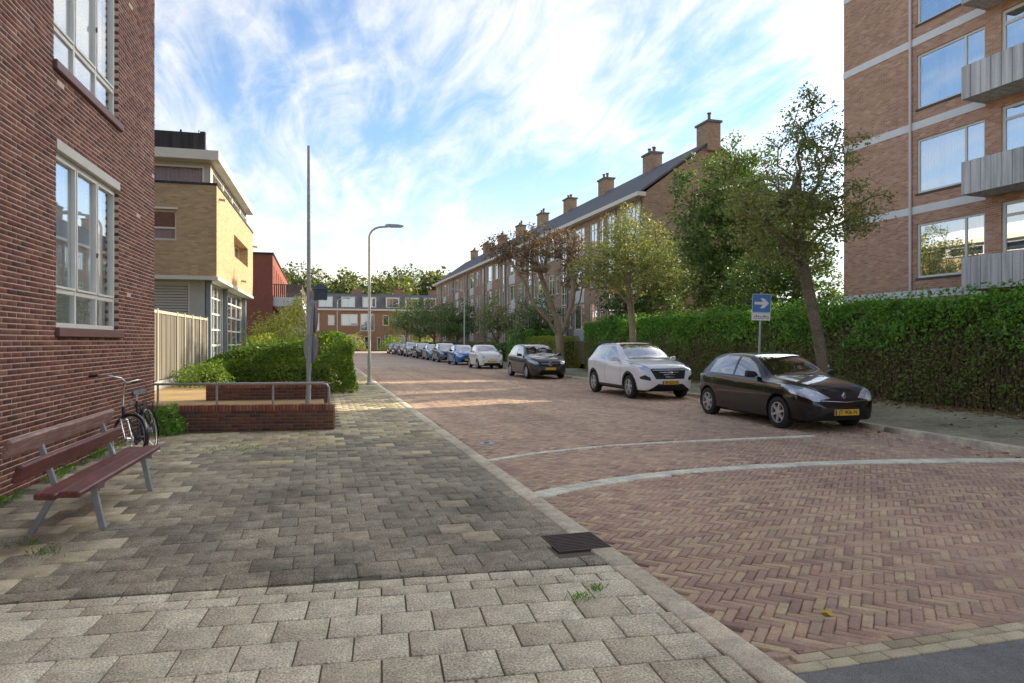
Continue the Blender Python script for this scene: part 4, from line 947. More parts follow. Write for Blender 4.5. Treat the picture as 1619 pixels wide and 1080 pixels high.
# ================================================================ ONE-WAY SIGN, RIGHT
M['sign_blue'] = simple('sign_blue', (.03, .17, .50), .35, var=.08); M['sign_white'] = simple('sign_white', (.75, .76, .76), .4, var=.06)
sp0 = Vector((10.72, 15.0, .04)); ow = empty('one_way_sign', sp0, 0, 'blue sign with white arrow on a grey post behind the black car', 'sign')
top = Vector((10.84, 15.0, 2.9))
MB().tube([sp0, top], .03, 10).build('pole', M['post_grey'], ow, world=True, sm=60)
TX = Matrix.Translation((10.81, 14.955, 2.62)) @ Matrix.Rotation(R(-30), 4, 'Z') @ Matrix.Rotation(R(90), 4, 'X') @ Matrix.Rotation(R(-2.5), 4, 'Z')
pb = MB().box(-.225, .225, -.235, .235, 0, .012, TX).build('sign_plate', M['sign_white'], ow, world=True)
MB().box(-.215, .215, -.225, .225, .0125, .015, TX).build('blue_field', M['sign_blue'], pb, world=True)
MB().prism([(-.17, -.035), (.03, -.035), (-.03, -.125), (.06, -.125), (.175, 0), (.06, .125), (-.03, .125), (.03, .035), (-.17, .035)], .003, TX @ Matrix.Translation((0, 0, .0155))).build('arrow', M['sign_white'], pb, world=True)
TX2 = TX @ Matrix.Translation((0, -.34, 0)); p2_ = MB().box(-.225, .225, -.095, .095, 0, .012, TX2).build('sub_plate', M['sign_white'], ow, world=True)
mb = MB()
for x in (-.14, -.04, .05, .15): mb.lathe([(.026, .0125), (.026, .015), (.036, .015), (.036, .0125)], 12, TX2 @ Matrix.Translation((x, -.02, 0)))
for x in (-.09, .1): mb.box(x-.045, x+.045, .005, .017, .0125, .015, TX2); mb.box(x-.03, x-.018, .0, .05, .01255, .0151, TX2)
mb.build('print', M['print_dark'], p2_, world=True)
# ================================================================ IRONWORK IN THE GROUND
M['iron'] = simple('rusty_iron', (.085, .06, .05), .7, .3, .35, 14, .3)
dc = empty('drain_cover', (2.04, 5.27, 0), 0, 'dark ribbed iron drain cover in the pavement at the kerb', 'drain cover')
MB().box(-.235, .215, -.235, .215, -.03, .007).build('plate', M['iron'], dc)
for i in range(11): MB().box(-.22, .2, -.205+i*.039, -.185+i*.039, .0075, .012).build('rib', M['iron'], dc)
mh = empty('manhole', (2.66, 10.95, -.03), 0, 'small round pale iron cap in the road beside the left kerb', 'manhole')
MB().lathe([(.13, -.03), (.13, .006), (.115, .010), (.105, .006), (.0, .008)], 24).build('ring', M['galv'], mh, sm=30); MB().lathe([(.05, .0085), (.05, .014), (0, .014)], 16).build('lid', M['iron'], mh, sm=30)
# ================================================================ CARS
def paint(name, col, flake=.0, rough=.35):
    m, nt, p, o = newmat(name); pos = objco(nt, True)
    c = mul(nt, tuple(col), ramp(nt, noise(nt, 2.2, 4, .6, pos), [(.93,)*3, (1.06,)*3])); nt.links.new(c, p.inputs['Base Color'])
    p.inputs['Specular IOR Level'].default_value = .15
    p.inputs['Metallic'].default_value = flake; p.inputs['Roughness'].default_value = rough; p.inputs['Coat Weight'].default_value = 1; p.inputs['Coat Roughness'].default_value = .04
    return m
M['carglass'] = glass_mat('car_glass', .24, (.42, .46, .45), .01)
M['seat'] = simple('seat_cloth', (.05, .05, .055), .85, var=.2, scale=20)
M['trim'] = simple('black_plastic', (.03, .03, .032), .55, var=.25, scale=20); M['under'] = simple('underbody', (.012, .012, .012), .9)
M['grille'] = simple('grille_black', (.014, .014, .015), .35, var=.2, scale=30); M['plate_y'] = simple('yellow_plate', (.78, .46, .02), .45, var=.05); M['plate_b'] = simple('plate_blue', (.03, .08, .35), .5)
M['lampglass'] = simple('headlamp_glass', (.50, .54, .58), .08, .35, .5, 22, coat=1.); M['foglens'] = simple('fog_lens', (.5, .5, .5), .1, .3, .3, 30, coat=1.)
M['wheel_silver'] = simple('wheel_silver', (.55, .56, .57), .32, .6, .08, 14); M['wheel_dark'] = simple('wheel_gap_shade', (.02, .02, .02), .7)
def pchip(xs, ys):
    xs = np.array(xs, float); ys = np.array(ys, float); h = np.diff(xs); dl = np.diff(ys)/h; m = np.zeros(len(xs))
    m[1:-1] = np.where(dl[:-1]*dl[1:] > 0, 2*dl[:-1]*dl[1:]/np.where(dl[:-1]+dl[1:] == 0, 1, dl[:-1]+dl[1:]), 0); m[0] = dl[0]; m[-1] = dl[-1]
    def f(x):
        i = int(np.clip(np.searchsorted(xs, x)-1, 0, len(xs)-2)); t = (x-xs[i])/h[i]; t = min(max(t, 0), 1)
        return float((2*t**3-3*t*t+1)*ys[i]+(t**3-2*t*t+t)*h[i]*m[i]+(-2*t**3+3*t*t)*ys[i+1]+(t**3-t*t)*h[i]*m[i+1])
    return f
def make_car(sp, pmat, name, label, plate=None, detail=True):
    """lofted shell in car axes: x forward from the rear axle, y left, z up; the panels, glass and lamps are cut out of it along their outlines"""
    wb, rw = sp['wb'], sp['rw']
    top, bot, belt, wid, wtop = [pchip(*zip(*sp[k])) for k in ('top', 'bot', 'belt', 'wid', 'wtop')]
    xr, xf = sp['top'][0][0], sp['top'][-1][0]
    th_ = np.linspace(0, 1, 46); xs = list(xr+(xf-xr)*(.5-.5*np.cos(np.pi*th_))*.35+(xf-xr)*th_*.65)
    for q in sp['cuts']: xs.append(q)
    xs = sorted(set(round(float(x), 4) for x in xs)); xs = [x for i, x in enumerate(xs) if i == 0 or x-xs[i-1] > .006]
    def ringpts(x):
        w, zb, zs, zt, wt_ = wid(x), bot(x), belt(x), top(x), wtop(x)
        zs = min(zs, zt-.02); cr = min(.06, (zt-zs)*.35+.012); b = (zt-zs)
        P = [(0, zb), (w*.55, zb), (w*.90, zb+.012), (w*.965, zb+.09*(zs-zb)/.7), (w*.985, zb+(zs-zb)*.33), (w, zb+(zs-zb)*.66), (w*.985, zs-.06*(zs-zb)), (w*.955, zs)]
        e = Vector((wt_, zt-cr)); s_ = Vector((w*.955, zs))
        for t, bulge in ((.08, 0), (.5, .018), (.93, .006)):
            q = s_.lerp(e, t); P.append((q.x+bulge*min(1, b/.4), q.y))
        P += [(wt_*.90, zt-cr*.42), (wt_*.5, zt-cr*.1), (0, zt)]
        out = []
        for i in range(len(P)-1):           # gentle curve through the points
            p0 = P[max(i-1, 0)]; p1 = P[i]; p2 = P[i+1]; p3 = P[min(i+2, len(P)-1)]
            for t in (0, .5):
                if t == 0 or i in (0, 7): q = (p1[0]+(p2[0]-p1[0])*t, p1[1]+(p2[1]-p1[1])*t)
                else: q = tuple(.5*((2*p1[k])+(-p0[k]+p2[k])*t+(2*p0[k]-5*p1[k]+4*p2[k]-p3[k])*t*t+(-p0[k]+3*p1[k]-3*p2[k]+p3[k])*t**3) for k in (0, 1))
                out.append(q)
        out.append(P[-1]); return out
    bm = bmesh.new(); LS = bm.faces.layers.int.new('seg'); RG = bm.faces.layers.int.new('reg')
    rows = []
    for x in xs:
        rp = ringpts(x); n = len(rp); r = [bm.verts.new((x, p[0], p[1])) for p in rp]; l = [r[0]]+[bm.verts.new((x, -p[0], p[1])) for p in rp[1:-1]]+[r[-1]]; rows.append((r, l))
    for (r0, l0), (r1, l1) in zip(rows, rows[1:]):
        for j in range(n-1):
            f = bm.faces.new((r0[j], r1[j], r1[j+1], r0[j+1])); f[LS] = j//2
            f = bm.faces.new((l0[j], l0[j+1], l1[j+1], l1[j])); f[LS] = j//2
    for (r, l), flip in ((rows[0], 0), (rows[-1], 1)):
        for j in range(n-1):
            vs = [r[j], r[j+1], l[j+1], l[j]]; vs = [v for i, v in enumerate(vs) if v not in vs[:i]]
            f = bm.faces.new(vs if not flip else vs[::-1]); f[LS] = 20
    bmesh.ops.recalc_face_normals(bm, faces=bm.faces[:])
    def cut(co, no, filt):
        fs = [f for f in bm.faces if filt(f)]
        ge = set(fs)
        for f in fs: ge.update(f.edges); ge.update(f.verts)
        if fs: bmesh.ops.bisect_plane(bm, geom=list(ge), plane_co=co, plane_no=no, dist=1e-4)
    def region(poly, axis, filt, reg):
        """outline in (x,z) for axis y or (y,z) for axis x"""
        k = len(poly); 
        mn = [min(p[i] for p in poly) for i in (0, 1)]; mxx = [max(p[i] for p in poly) for i in (0, 1)]
        ia = 0 if axis == 'y' else 1
        def near(f):
            if not filt(f): return False
            a = [v.co[ia] for v in f.verts]; b = [v.co.z for v in f.verts]
            return max(a) > mn[0]-1e-4 and min(a) < mxx[0]+1e-4 and max(b) > mn[1]-1e-4 and min(b) < mxx[1]+1e-4
        for i in range(k):
            p, q = poly[i], poly[(i+1) % k]; d = (q[0]-p[0], q[1]-p[1]); nn = (d[1], -d[0])
            if axis == 'y': cut((p[0], 0, p[1]), (nn[0], 0, nn[1]), near)
            else: cut((0, p[0], p[1]), (0, nn[0], nn[1]), near)
        for f in bm.faces:
            if near(f):
                c = f.calc_center_median()
                if inpoly(c[ia], c.z, poly): f[RG] = reg
    def circ(cx, cz, r, n=22): return [(cx+r*math.cos(2*math.pi*i/n), cz+r*math.sin(2*math.pi*i/n)) for i in range(n)]
    side = lambda lo, hi: (lambda f: lo <= f[LS] <= hi)
    # lamps, grille and air intakes, seen from the front
    for (poly, reg, xmin) in sp['front']:
        fl = lambda f, xm=xmin: f.calc_center_median().x > xm and (f[LS] >= 2) and f.normal.x > .05
        region(poly, 'x', fl, reg)
        if all(p[0] > 0.001 for p in poly): region([(-p[0], p[1]) for p in poly][::-1], 'x', fl, reg)
    for poly in sp['windows']: region(poly, 'y', side(7, 10), 2)
    if sp.get('clad'):
        for cx in (0, wb): region(circ(cx, rw, rw+.125), 'y', side(2, 6), 4)
        region([(.3, .1), (wb-.3, .1), (wb-.3, sp['clad']), (.3, sp['clad'])], 'y', side(2, 5), 4)
    for cx in (0, wb): region(circ(cx, rw+.01, rw+.05), 'y', side(1, 6), 99)
    for a, b in sp['screens']:
        for f in bm.faces:
            c = f.calc_center_median()
            if f[LS] in (11, 12) and a < c.x < b: f[RG] = 3
            if f[LS] in (11, 12) and b < c.x < b+.07 and b > 1: f[RG] = 6
    for (x0, z0_, z1_, x1) in sp['seams']: region([(x0-.006, z0_), (x0+.006, z0_), (x1+.006, z1_), (x1-.006, z1_)], 'y', lambda f: 3 <= f[LS] <= 8 and f[RG] == 0, 6)
    for f in bm.faces:
        if f[LS] <= 1 and f[RG] == 0: f[RG] = 7
    # split into parts
    root = empty(name, (0, 0, 0), 0, label, 'car'); shift = -wb/2
    groups = {}
    for f in bm.faces: groups.setdefault(f[RG], []).append(f)
    def emit(fs, nm, mt, sm=True, mats=None):
        vi = {}; V = []; Fc = []; mi = []
        for f in fs:
            idx = []
            for v in f.verts:
                if v.index not in vi: vi[v.index] = len(V); V.append((v.co.x+shift, v.co.y, v.co.z))
                idx.append(vi[v.index])
            Fc.append(idx); mi.append(mats.get(f[RG], 0) if mats else 0)
        me = bpy.data.meshes.new(nm); me.from_pydata(V, [], Fc); me.update()
        for k in (mt if isinstance(mt, list) else [mt]): me.materials.append(k)
        if mats: me.polygons.foreach_set('material_index', mi)
        smooth(me, 38); return link(nm, me, None, root)
    bm.verts.index_update()
    body = emit([f for k in (0, 6, 7) for f in groups.get(k, [])], 'body', [pmat, M['trim'], M['under']], mats={6: 1, 7: 2})
    def islands(fs):
        fs = set(fs); out = []
        while fs:
            st = [fs.pop()]; isl = []
            while st:
                f = st.pop(); isl.append(f)
                for e in f.edges:
                    for g in e.link_faces:
                        if g in fs: fs.discard(g); st.append(g)
            out.append(isl)
        return out
    for reg, nm, mt in ((2, 'side_window', 'carglass'), (3, 'windscreen', 'carglass'), (4, 'cladding', 'trim'), (5, 'headlight', 'lampglass'), (8, 'grille', 'grille'), (9, 'air_intake', 'grille'), (10, 'fog_light', 'foglens'), (11, 'bumper_trim', 'wheel_silver')):
        for isl in islands(groups.get(reg, [])):
            if sum(f.calc_area() for f in isl) > .0006: emit(isl, nm, M[mt])
    bm.free()
    # wheels
    wy = wid(wb*.5)-.115
    for cx in (0, wb):
        for s_ in (-1, 1):
            Mx = Matrix.Translation((cx+shift, s_*wy, rw)) @ Matrix.Rotation(R(-90*s_), 4, 'X')
            t = .10; wv = MB().lathe([(rw*.62, -t), (rw*.9, -t*1.03), (rw*.985, -t*.85), (rw, -t*.5), (rw, t*.5), (rw*.985, t*.85), (rw*.9, t*1.03), (rw*.66, t*.98), (rw*.64, t*.8)], 28, Mx).build('wheel', M['rubber'], root, sm=40)
            mb = MB(); rr = rw*.66
            mb.lathe([(rr, t*.82), (rr, t*.97), (rr*.93, t*.99), (rr*.90, t*.75), (rr*.9, t*.3)], 28, Mx)
            ns = sp.get('spokes', 5); wd = sp.get('spw', .05)
            for i in range(ns):
                a = Matrix.Rotation(2*math.pi*i/ns+.3, 4, 'Z')
                mb.add([Mx @ a @ Vector(p) for p in ((.02, -wd*.6, t*.93), (.02, wd*.6, t*.93), (rr*.93, wd*.4, t*.9), (rr*.93, -wd*.4, t*.9), (.02, -wd*.8, t*.6), (.02, wd*.8, t*.6), (rr*.93, wd*.55, t*.6), (rr*.93, -wd*.55, t*.6))], [(0, 1, 2, 3), (0, 4, 5, 1), (1, 5, 6, 2), (3, 2, 6, 7), (0, 3, 7, 4)])
            mb.lathe([(.05, t*.7), (.05, t*.97), (.03, t*1.0), (0, t*1.0)], 14, Mx); mb.build('rim', M['wheel_silver'], wv, sm=40)
            MB().lathe([(0, t*.45), (rr*.95, t*.45)], 24, Mx).build('spoke_gap_backing', M['wheel_dark'], wv)  # flat dark backing; the shade behind the spokes is put into its colour
            # wheel house
        mb = MB(); V = []
        nn = 16
        for i in range(nn+1):
            a = math.pi*(-.12+1.24*i/nn); x = cx+shift+(rw+.05)*math.cos(a); z = rw+.01+(rw+.05)*math.sin(a); V += [(x, -wid(cx)*.97, z), (x, wid(cx)*.97, z)]
        mb.add(V, [(2*i, 2*i+1, 2*i+3, 2*i+2) for i in range(nn)]); mb.build('wheel_arch', M['under'], root)
    MB().box(-wb/2+.4, wb/2-.4, -wid(1)*.86, wid(1)*.86, sp['bot'][3][1]-.03, sp['bot'][3][1]+.1).build('floor_pan', M['under'], root)
    if detail:
        for s_ in (-1, 1):
            mx_, mz = sp['mirror']; y = wid(mx_)*.955
            V = [(x+shift+mx_, s_*(y+yy), mz+z) for (x, yy, z) in ((-.06, -.03, -.02), (.06, -.03, -.02), (.03, .05, -.05), (.09, .06, .07), (-.06, .07, .08), (-.07, .05, -.05), (.02, .22, -.03), (.05, .20, .08), (-.06, .22, .10), (-.07, .23, -.04))]
            mm = bmesh.new(); vs = [mm.verts.new(p) for p in V]; bmesh.ops.convex_hull(mm, input=vs); bmesh.ops.bevel(mm, geom=mm.edges[:], offset=.012, segments=2, affect='EDGES', clamp_overlap=True)
            me = bpy.data.meshes.new('wing_mirror'); mm.to_mesh(me); mm.free(); smooth(me, 60); link('wing_mirror', me, pmat if sp.get('mpaint', True) else M['trim'], root)
            for hx, hz in sp['handles']:
                yy = wid(hx)*.992; MB().box(hx-.09+shift, hx+.09+shift, s_*yy-.012, s_*yy+.024, hz-.014, hz+.014).build('door_handle', pmat, root, bevel=.008)
        V = []
        for x in np.linspace(sp['screens'][0][0]+.06, sp['screens'][0][1]-.04, 2): pass
        # interior: seats, dashboard, steering wheel
        bz = belt(1.0); fl_ = bot(1.2)+.12; sc_ = sp['screens'][0]; sx0 = sc_[0]-.15
        for s_ in (-1, 1):
            st = MB().box(sx0-.12+shift, sx0+.40+shift, s_*.36-.23, s_*.36+.23, fl_, bz-.38).build('front_seat', M['seat'], root, bevel=.05)
            Mx = Matrix.Translation((sx0-.10+shift, s_*.36, bz-.42)) @ Matrix.Rotation(R(-14), 4, 'Y'); MB().box(-.07, .06, -.22, .22, 0, .50, Mx).build('backrest', M['seat'], st, bevel=.04)
            MB().box(-.05, .05, -.12, .12, .54, .70, Mx).build('headrest', M['seat'], st, bevel=.03)
        rs_ = MB().box(.10+shift, .55+shift, -.6, .6, fl_, bz-.38).build('rear_seat', M['seat'], root, bevel=.05); MB().box(.02+shift, .16+shift, -.6, .6, bz-.40, bz+.08).build('backrest', M['seat'], rs_, bevel=.04)
        MB().box(sc_[1]-.55+shift, sc_[1]+.02+shift, -wid(sc_[1])*.86, wid(sc_[1])*.86, fl_+.2, bz-.04).build('dashboard', M['seat'], root, bevel=.05)
        MB().lathe([(.175+.014*math.cos(R(a)), .014*math.sin(R(a))) for a in range(0, 360, 60)], 20, Matrix.Translation((sc_[1]-.66+shift, .36, bz-.02)) @ Matrix.Rotation(R(-65), 4, 'Y'), True).build('steering_wheel', M['trim'], root)
        # shut lines of the bonnet, plate of black at the foot of the windscreen
        for s_ in (-1, 1):
            q = [(x+shift, s_*wtop(x)*1.005, top(x)-min(.06, (top(x)-min(belt(x), top(x)-.02))*.35+.012)+.002) for x in np.linspace(sc_[1]+.03, xf-.38, 9)]
            MB().tube(q, .0045, 4).build('bonnet_gap', M['trim'], root)
        # wipers
        cw = sp['screens'][0][1]
        for y0 in (-.42, .12):
            a = Vector((cw+shift+.0, y0, top(cw)-.035)); b = Vector((cw-.12+shift, y0+.5, top(cw-.12)-.04+.012)); MB().tube([a, b], .009, 5).build('wiper', M['trim'], root)
    if plate is not None:
        pz = sp['plate']; px_ = xf+shift+.004+sp.get('plx', 0); pl = MB().box(px_-.03, px_+.012, -.26, .26, pz-.055, pz+.055).build('number_plate', M['plate_y'], root, bevel=.004)
        MB().box(px_+.0121, px_+.014, -.257, -.22, pz-.05, pz+.05).build('plate_band', M['plate_b'], pl)
        if plate:
            tm = text_mesh(plate, .105, bold=.002); o = link('lettering', tm, M['print_dark'], pl); o.matrix_local = Matrix.Translation((px_+.0125, .02, pz)) @ Matrix.Rotation(R(90), 4, 'Z') @ Matrix.Rotation(R(90), 4, 'X')
    return root
def copy_tree(o, parent=None):
    c = o.copy(); COL.objects.link(c); c.parent = parent
    for ch in o.children: copy_tree(ch, c)
    return c
def place(o, x, y, rz=-90.):
    o.location = (x*1.012, y*1.018, -.03); o.rotation_euler = (0, 0, R(rz)); return o
# ---- small black hatchback
SMALL = dict(wb=2.59, rw=.308, cuts=[1.33, 2.20, -.42, -.08],
 top=[(-.63, .72), (-.62, .92), (-.55, 1.05), (-.42, 1.18), (-.10, 1.375), (.35, 1.435), (.9, 1.45), (1.33, 1.415), (1.75, 1.255), (2.20, 1.03), (2.6, .965), (3.0, .885), (3.2, .815), (3.34, .70), (3.42, .58), (3.45, .47)],
 bot=[(-.63, .50), (-.58, .34), (-.42, .25), (0, .20), (1.2, .185), (2.6, .185), (3.1, .19), (3.32, .205), (3.41, .25), (3.45, .36)],
 belt=[(-.63, .62), (-.6, .82), (-.5, .945), (.2, .955), (1.0, .93), (1.8, .90), (2.3, .885), (2.7, .86), (3.1, .77), (3.3, .66), (3.42, .52), (3.45, .45)],
 wid=[(-.63, .52), (-.6, .64), (-.45, .78), (-.1, .855), (.5, .866), (2.2, .866), (2.75, .86), (3.05, .82), (3.25, .74), (3.38, .62), (3.45, .42)],
 wtop=[(-.63, .40), (-.58, .50), (-.42, .55), (0, .575), (.8, .60), (1.33, .585), (2.2, .70), (2.6, .70), (3.0, .64), (3.25, .55), (3.4, .42), (3.45, .30)],
 windows=[[(.02, .99), (.98, .965), (.98, 1.36), (.45, 1.37), (.12, 1.28)], [(1.06, .963), (1.98, .945), (1.92, 1.0), (1.62, 1.215), (1.30, 1.335), (1.06, 1.36)]],
 screens=[(1.36, 2.19), (-.42, -.10)], seams=[(1.02, .28, .95, 1.02), (2.12, .30, .92, 2.2), (.30, .62, .95, .1)],
 front=[([(.30, .63), (.42, .555), (.62, .575), (.83, .70), (.86, .87), (.70, .85), (.45, .735)], 5, 2.5), ([(-.52, .545), (.52, .545), (.50, .60), (.14, .655), (.09, .70), (-.09, .70), (-.14, .655), (-.50, .60)], 8, 3.0),
        ([(-.56, .29), (.56, .29), (.50, .46), (-.50, .46)], 9, 3.0), ([(.60, .33), (.70, .34), (.70, .42), (.60, .41)], 9, 2.9)],
 mirror=(1.86, 1.0), mpaint=False, handles=[(1.18, .82), (.22, .87)], plate=.37, plx=.012, spokes=6, spw=.045)
black = paint('black_paint', (.005, .0055, .007), .0, .3)
c1 = place(make_car(SMALL, black, 'parked_car', 'glossy black small hatchback parked nearest, in front of the tall hedge', 'JT-906-N'), 9.33, 12.4, -91.5)
# maker's diamond on the nose
def diamond(px_, z):
    mb = MB(); o_ = [(0, .075), (.055, 0), (0, -.075), (-.055, 0)]; i_ = [(0, .035), (.022, 0), (0, -.035), (-.022, 0)]
    V = [(px_, p[0], z+p[1]) for p in o_]+[(px_+.022, p[0]*.62, z+p[1]*.62) for p in o_]+[(px_+.022, p[0], z+p[1]) for p in i_]+[(px_, p[0], z+p[1]) for p in i_]
    mb.add(V, [(k*4+i, k*4+(i+1) % 4, k*4+4+(i+1) % 4, k*4+4+i) for k in range(3) for i in range(4)]); return mb
b_ = diamond(3.385-1.295, .665).build('emblem', M['chrome'], c1)
MB().tube([(3.40-1.295, -.5, .585), (3.455-1.295, -.12, .565), (3.46-1.295, 0, .555), (3.455-1.295, .12, .565), (3.40-1.295, .5, .585)], .010, 6).build('grille_bar', M['chrome'], c1)
for k in range(3): MB().tube([(3.40-1.295, -.48, .33+k*.045), (3.462-1.295, 0, .33+k*.045), (3.40-1.295, .48, .33+k*.045)], .008, 5).build('intake_bar', M['trim'], c1)
# ---- white sport utility car
SUV = dict(wb=2.67, rw=.345, cuts=[1.30, 2.20, -.52, -.2], clad=.36,
 top=[(-.90, .85), (-.885, 1.03), (-.80, 1.18), (-.55, 1.42), (-.2, 1.585), (.3, 1.64), (.9, 1.65), (1.30, 1.615), (1.75, 1.44), (2.20, 1.185), (2.6, 1.13), (3.05, 1.06), (3.3, .99), (3.44, .86), (3.53, .70), (3.56, .55)],
 bot=[(-.90, .62), (-.86, .45), (-.65, .32), (0, .26), (1.2, .25), (2.6, .25), (3.1, .25), (3.4, .26), (3.51, .31), (3.56, .42)],
 belt=[(-.90, .75), (-.86, .98), (-.7, 1.10), (.2, 1.10), (1.0, 1.065), (1.8, 1.035), (2.3, 1.03), (2.7, 1.02), (3.1, .95), (3.35, .84), (3.5, .64), (3.56, .52)],
 wid=[(-.90, .60), (-.86, .70), (-.65, .84), (-.2, .91), (.5, .922), (2.2, .922), (2.8, .918), (3.15, .875), (3.38, .78), (3.5, .66), (3.56, .48)],
 wtop=[(-.90, .48), (-.82, .56), (-.55, .60), (0, .635), (.8, .66), (1.30, .645), (2.2, .77), (2.6, .76), (3.1, .70), (3.35, .60), (3.5, .46), (3.56, .34)],
 windows=[[(-.38, 1.20), (-.02, 1.135), (.02, 1.46), (-.16, 1.44)], [(.06, 1.13), (.92, 1.105), (.92, 1.545), (.35, 1.545), (.09, 1.47)], [(1.0, 1.103), (1.98, 1.075), (1.92, 1.14), (1.6, 1.385), (1.28, 1.52), (1.0, 1.545)]],
 screens=[(1.33, 2.19), (-.52, -.22)], seams=[(.96, .40, 1.09, .96), (2.1, .42, 1.04, 2.16), (.26, .75, 1.10, .06)],
 front=[([(.47, .87), (.58, .80), (.78, .87), (.92, .99), (.90, 1.06), (.72, 1.02)], 5, 2.6), ([(-.45, .60), (.45, .60), (.56, .86), (.50, .90), (-.50, .90), (-.56, .86)], 8, 3.0),
        ([(-.5, .34), (.5, .34), (.40, .46), (-.40, .46)], 9, 3.0), ([(.60, .55), (.82, .60), (.84, .66), (.74, .72), (.60, .64)], 9, 2.8), ([(-.62, .285), (.62, .285), (.60, .335), (-.60, .335)], 11, 3.0)],
 mirror=(1.88, 1.13), handles=[(1.15, .98), (.2, 1.01)], plate=.50, plx=.01, spokes=5, spw=.05)
white = paint('white_pearl_paint', (.78, .79, .80), .0, .35)
c2 = place(make_car(SUV, white, 'parked_car', 'white sport utility car with black wheel-arch cladding parked behind the black hatchback', 'SF-637-N'), 9.6, 19.5, -90)
mb = MB()
for k in range(4): mb.tube([(3.43-.06*0-.012*k*0-1.335+.03*k*.0, -.50+.015*k, .855-k*.065), (3.535-1.335-.012*(3-k)+.02, 0, .855-k*.065), (3.43-1.335, .50-.015*k, .855-k*.065)], .013, 6)
mb.build('grille_bars', M['wheel_silver'], c2)
mb = MB(); Mx = Matrix.Translation((3.565-1.335, 0, .765)) @ Matrix.Rotation(R(90), 4, 'Y') @ Matrix.Scale(1.9, 4, (0, 1, 0)); mb.lathe([(.033+.008*math.cos(R(a)), .008*math.sin(R(a))) for a in range(0, 360, 60)], 24, Mx, True)
mb.tube([(3.565-1.335, -.03, .735), (3.565-1.335, -.012, .795)], .006, 5); mb.tube([(3.565-1.335, .012, .735), (3.565-1.335, .03, .795)], .006, 5); mb.tube([(3.565-1.335, -.02, .765), (3.565-1.335, .02, .768)], .006, 5); mb.build('emblem', M['chrome'], c2)
for s_ in (-1, 1): MB().tube([(-1.335-.3, s_*.62, 1.60), (-1.335+.1, s_*.655, 1.655), (-1.335+.9, s_*.66, 1.665), (-1.335+1.2, s_*.655, 1.63)], .016, 6).build('roof_rail', M['trim'], c2)
# ---- dark grey compact van-like hatch
COMPACT = dict(wb=2.70, rw=.318, cuts=[1.45, 2.35, -.55, -.2],
 top=[(-.84, .75), (-.83, .95), (-.75, 1.12), (-.52, 1.34), (-.15, 1.515), (.4, 1.555), (1.0, 1.56), (1.45, 1.52), (1.9, 1.33), (2.35, 1.09), (2.75, 1.02), (3.1, .94), (3.35, .86), (3.47, .73), (3.53, .60), (3.555, .48)],
 bot=[(-.84, .52), (-.80, .36), (-.6, .26), (0, .21), (1.2, .19), (2.6, .19), (3.2, .19), (3.42, .21), (3.51, .26), (3.555, .37)],
 belt=[(-.84, .65), (-.8, .88), (-.65, 1.03), (.2, 1.02), (1.0, .99), (1.8, .955), (2.4, .94), (2.8, .91), (3.2, .82), (3.4, .70), (3.52, .55), (3.555, .46)],
 wid=[(-.84, .55), (-.8, .67), (-.6, .82), (-.15, .88), (.5, .893), (2.3, .893), (2.85, .885), (3.15, .84), (3.36, .75), (3.49, .62), (3.555, .44)],
 wtop=[(-.84, .44), (-.76, .54), (-.52, .58), (0, .61), (.9, .63), (1.45, .615), (2.35, .74), (2.75, .73), (3.15, .66), (3.36, .57), (3.5, .44), (3.555, .32)],
 windows=[[(-.30, 1.11), (.0, 1.065), (.02, 1.37), (-.12, 1.36)], [(.06, 1.06), (1.0, 1.03), (1.0, 1.465), (.35, 1.465), (.09, 1.39)], [(1.08, 1.028), (2.1, .995), (2.05, 1.05), (1.75, 1.28), (1.42, 1.43), (1.08, 1.465)]],
 screens=[(1.48, 2.34), (-.52, -.22)], seams=[(1.04, .30, 1.0, 1.04), (2.22, .32, .95, 2.28), (.3, .65, 1.02, .08)],
 front=[([(.50, .70), (.64, .66), (.82, .74), (.87, .86), (.76, .86), (.56, .78)], 5, 2.75), ([(-.46, .58), (.46, .58), (.52, .76), (.44, .79), (-.44, .79), (-.52, .76)], 8, 3.0),
        ([(-.52, .25), (.52, .25), (.42, .44), (-.42, .44)], 9, 3.0), ([(.58, .30), (.80, .36), (.80, .48), (.70, .47)], 9, 2.9)],
 mirror=(1.98, 1.05), handles=[(1.2, .88), (.25, .92)], plate=.47, plx=.01, spokes=5, spw=.07)
grey = paint('dark_grey_paint', (.055, .057, .062), .35, .35)
c3 = place(make_car(COMPACT, grey, 'parked_car', 'dark grey compact car with black windscreen reflections parked beside the tree trunk', ''), 9.75, 30.3, -90)
mb = MB(); X_ = 3.56-1.35; mb.lathe([(.085+.008*math.cos(R(a)), .008*math.sin(R(a))) for a in range(0, 360, 60)], 24, Matrix.Translation((X_, 0, .69)) @ Matrix.Rotation(R(90), 4, 'Y'), True)
for a in (90, 210, 330): mb.tube([(X_, 0, .69), (X_, .083*math.cos(R(a)), .69+.083*math.sin(R(a)))], [.013, .004], 6)
mb.tube([(3.45-1.35, -.47, .69), (3.55-1.35, -.09, .69)], .012, 6); mb.tube([(3.55-1.35, .09, .69), (3.45-1.35, .47, .69)], .012, 6); mb.build('emblem', M['wheel_silver'], c3)
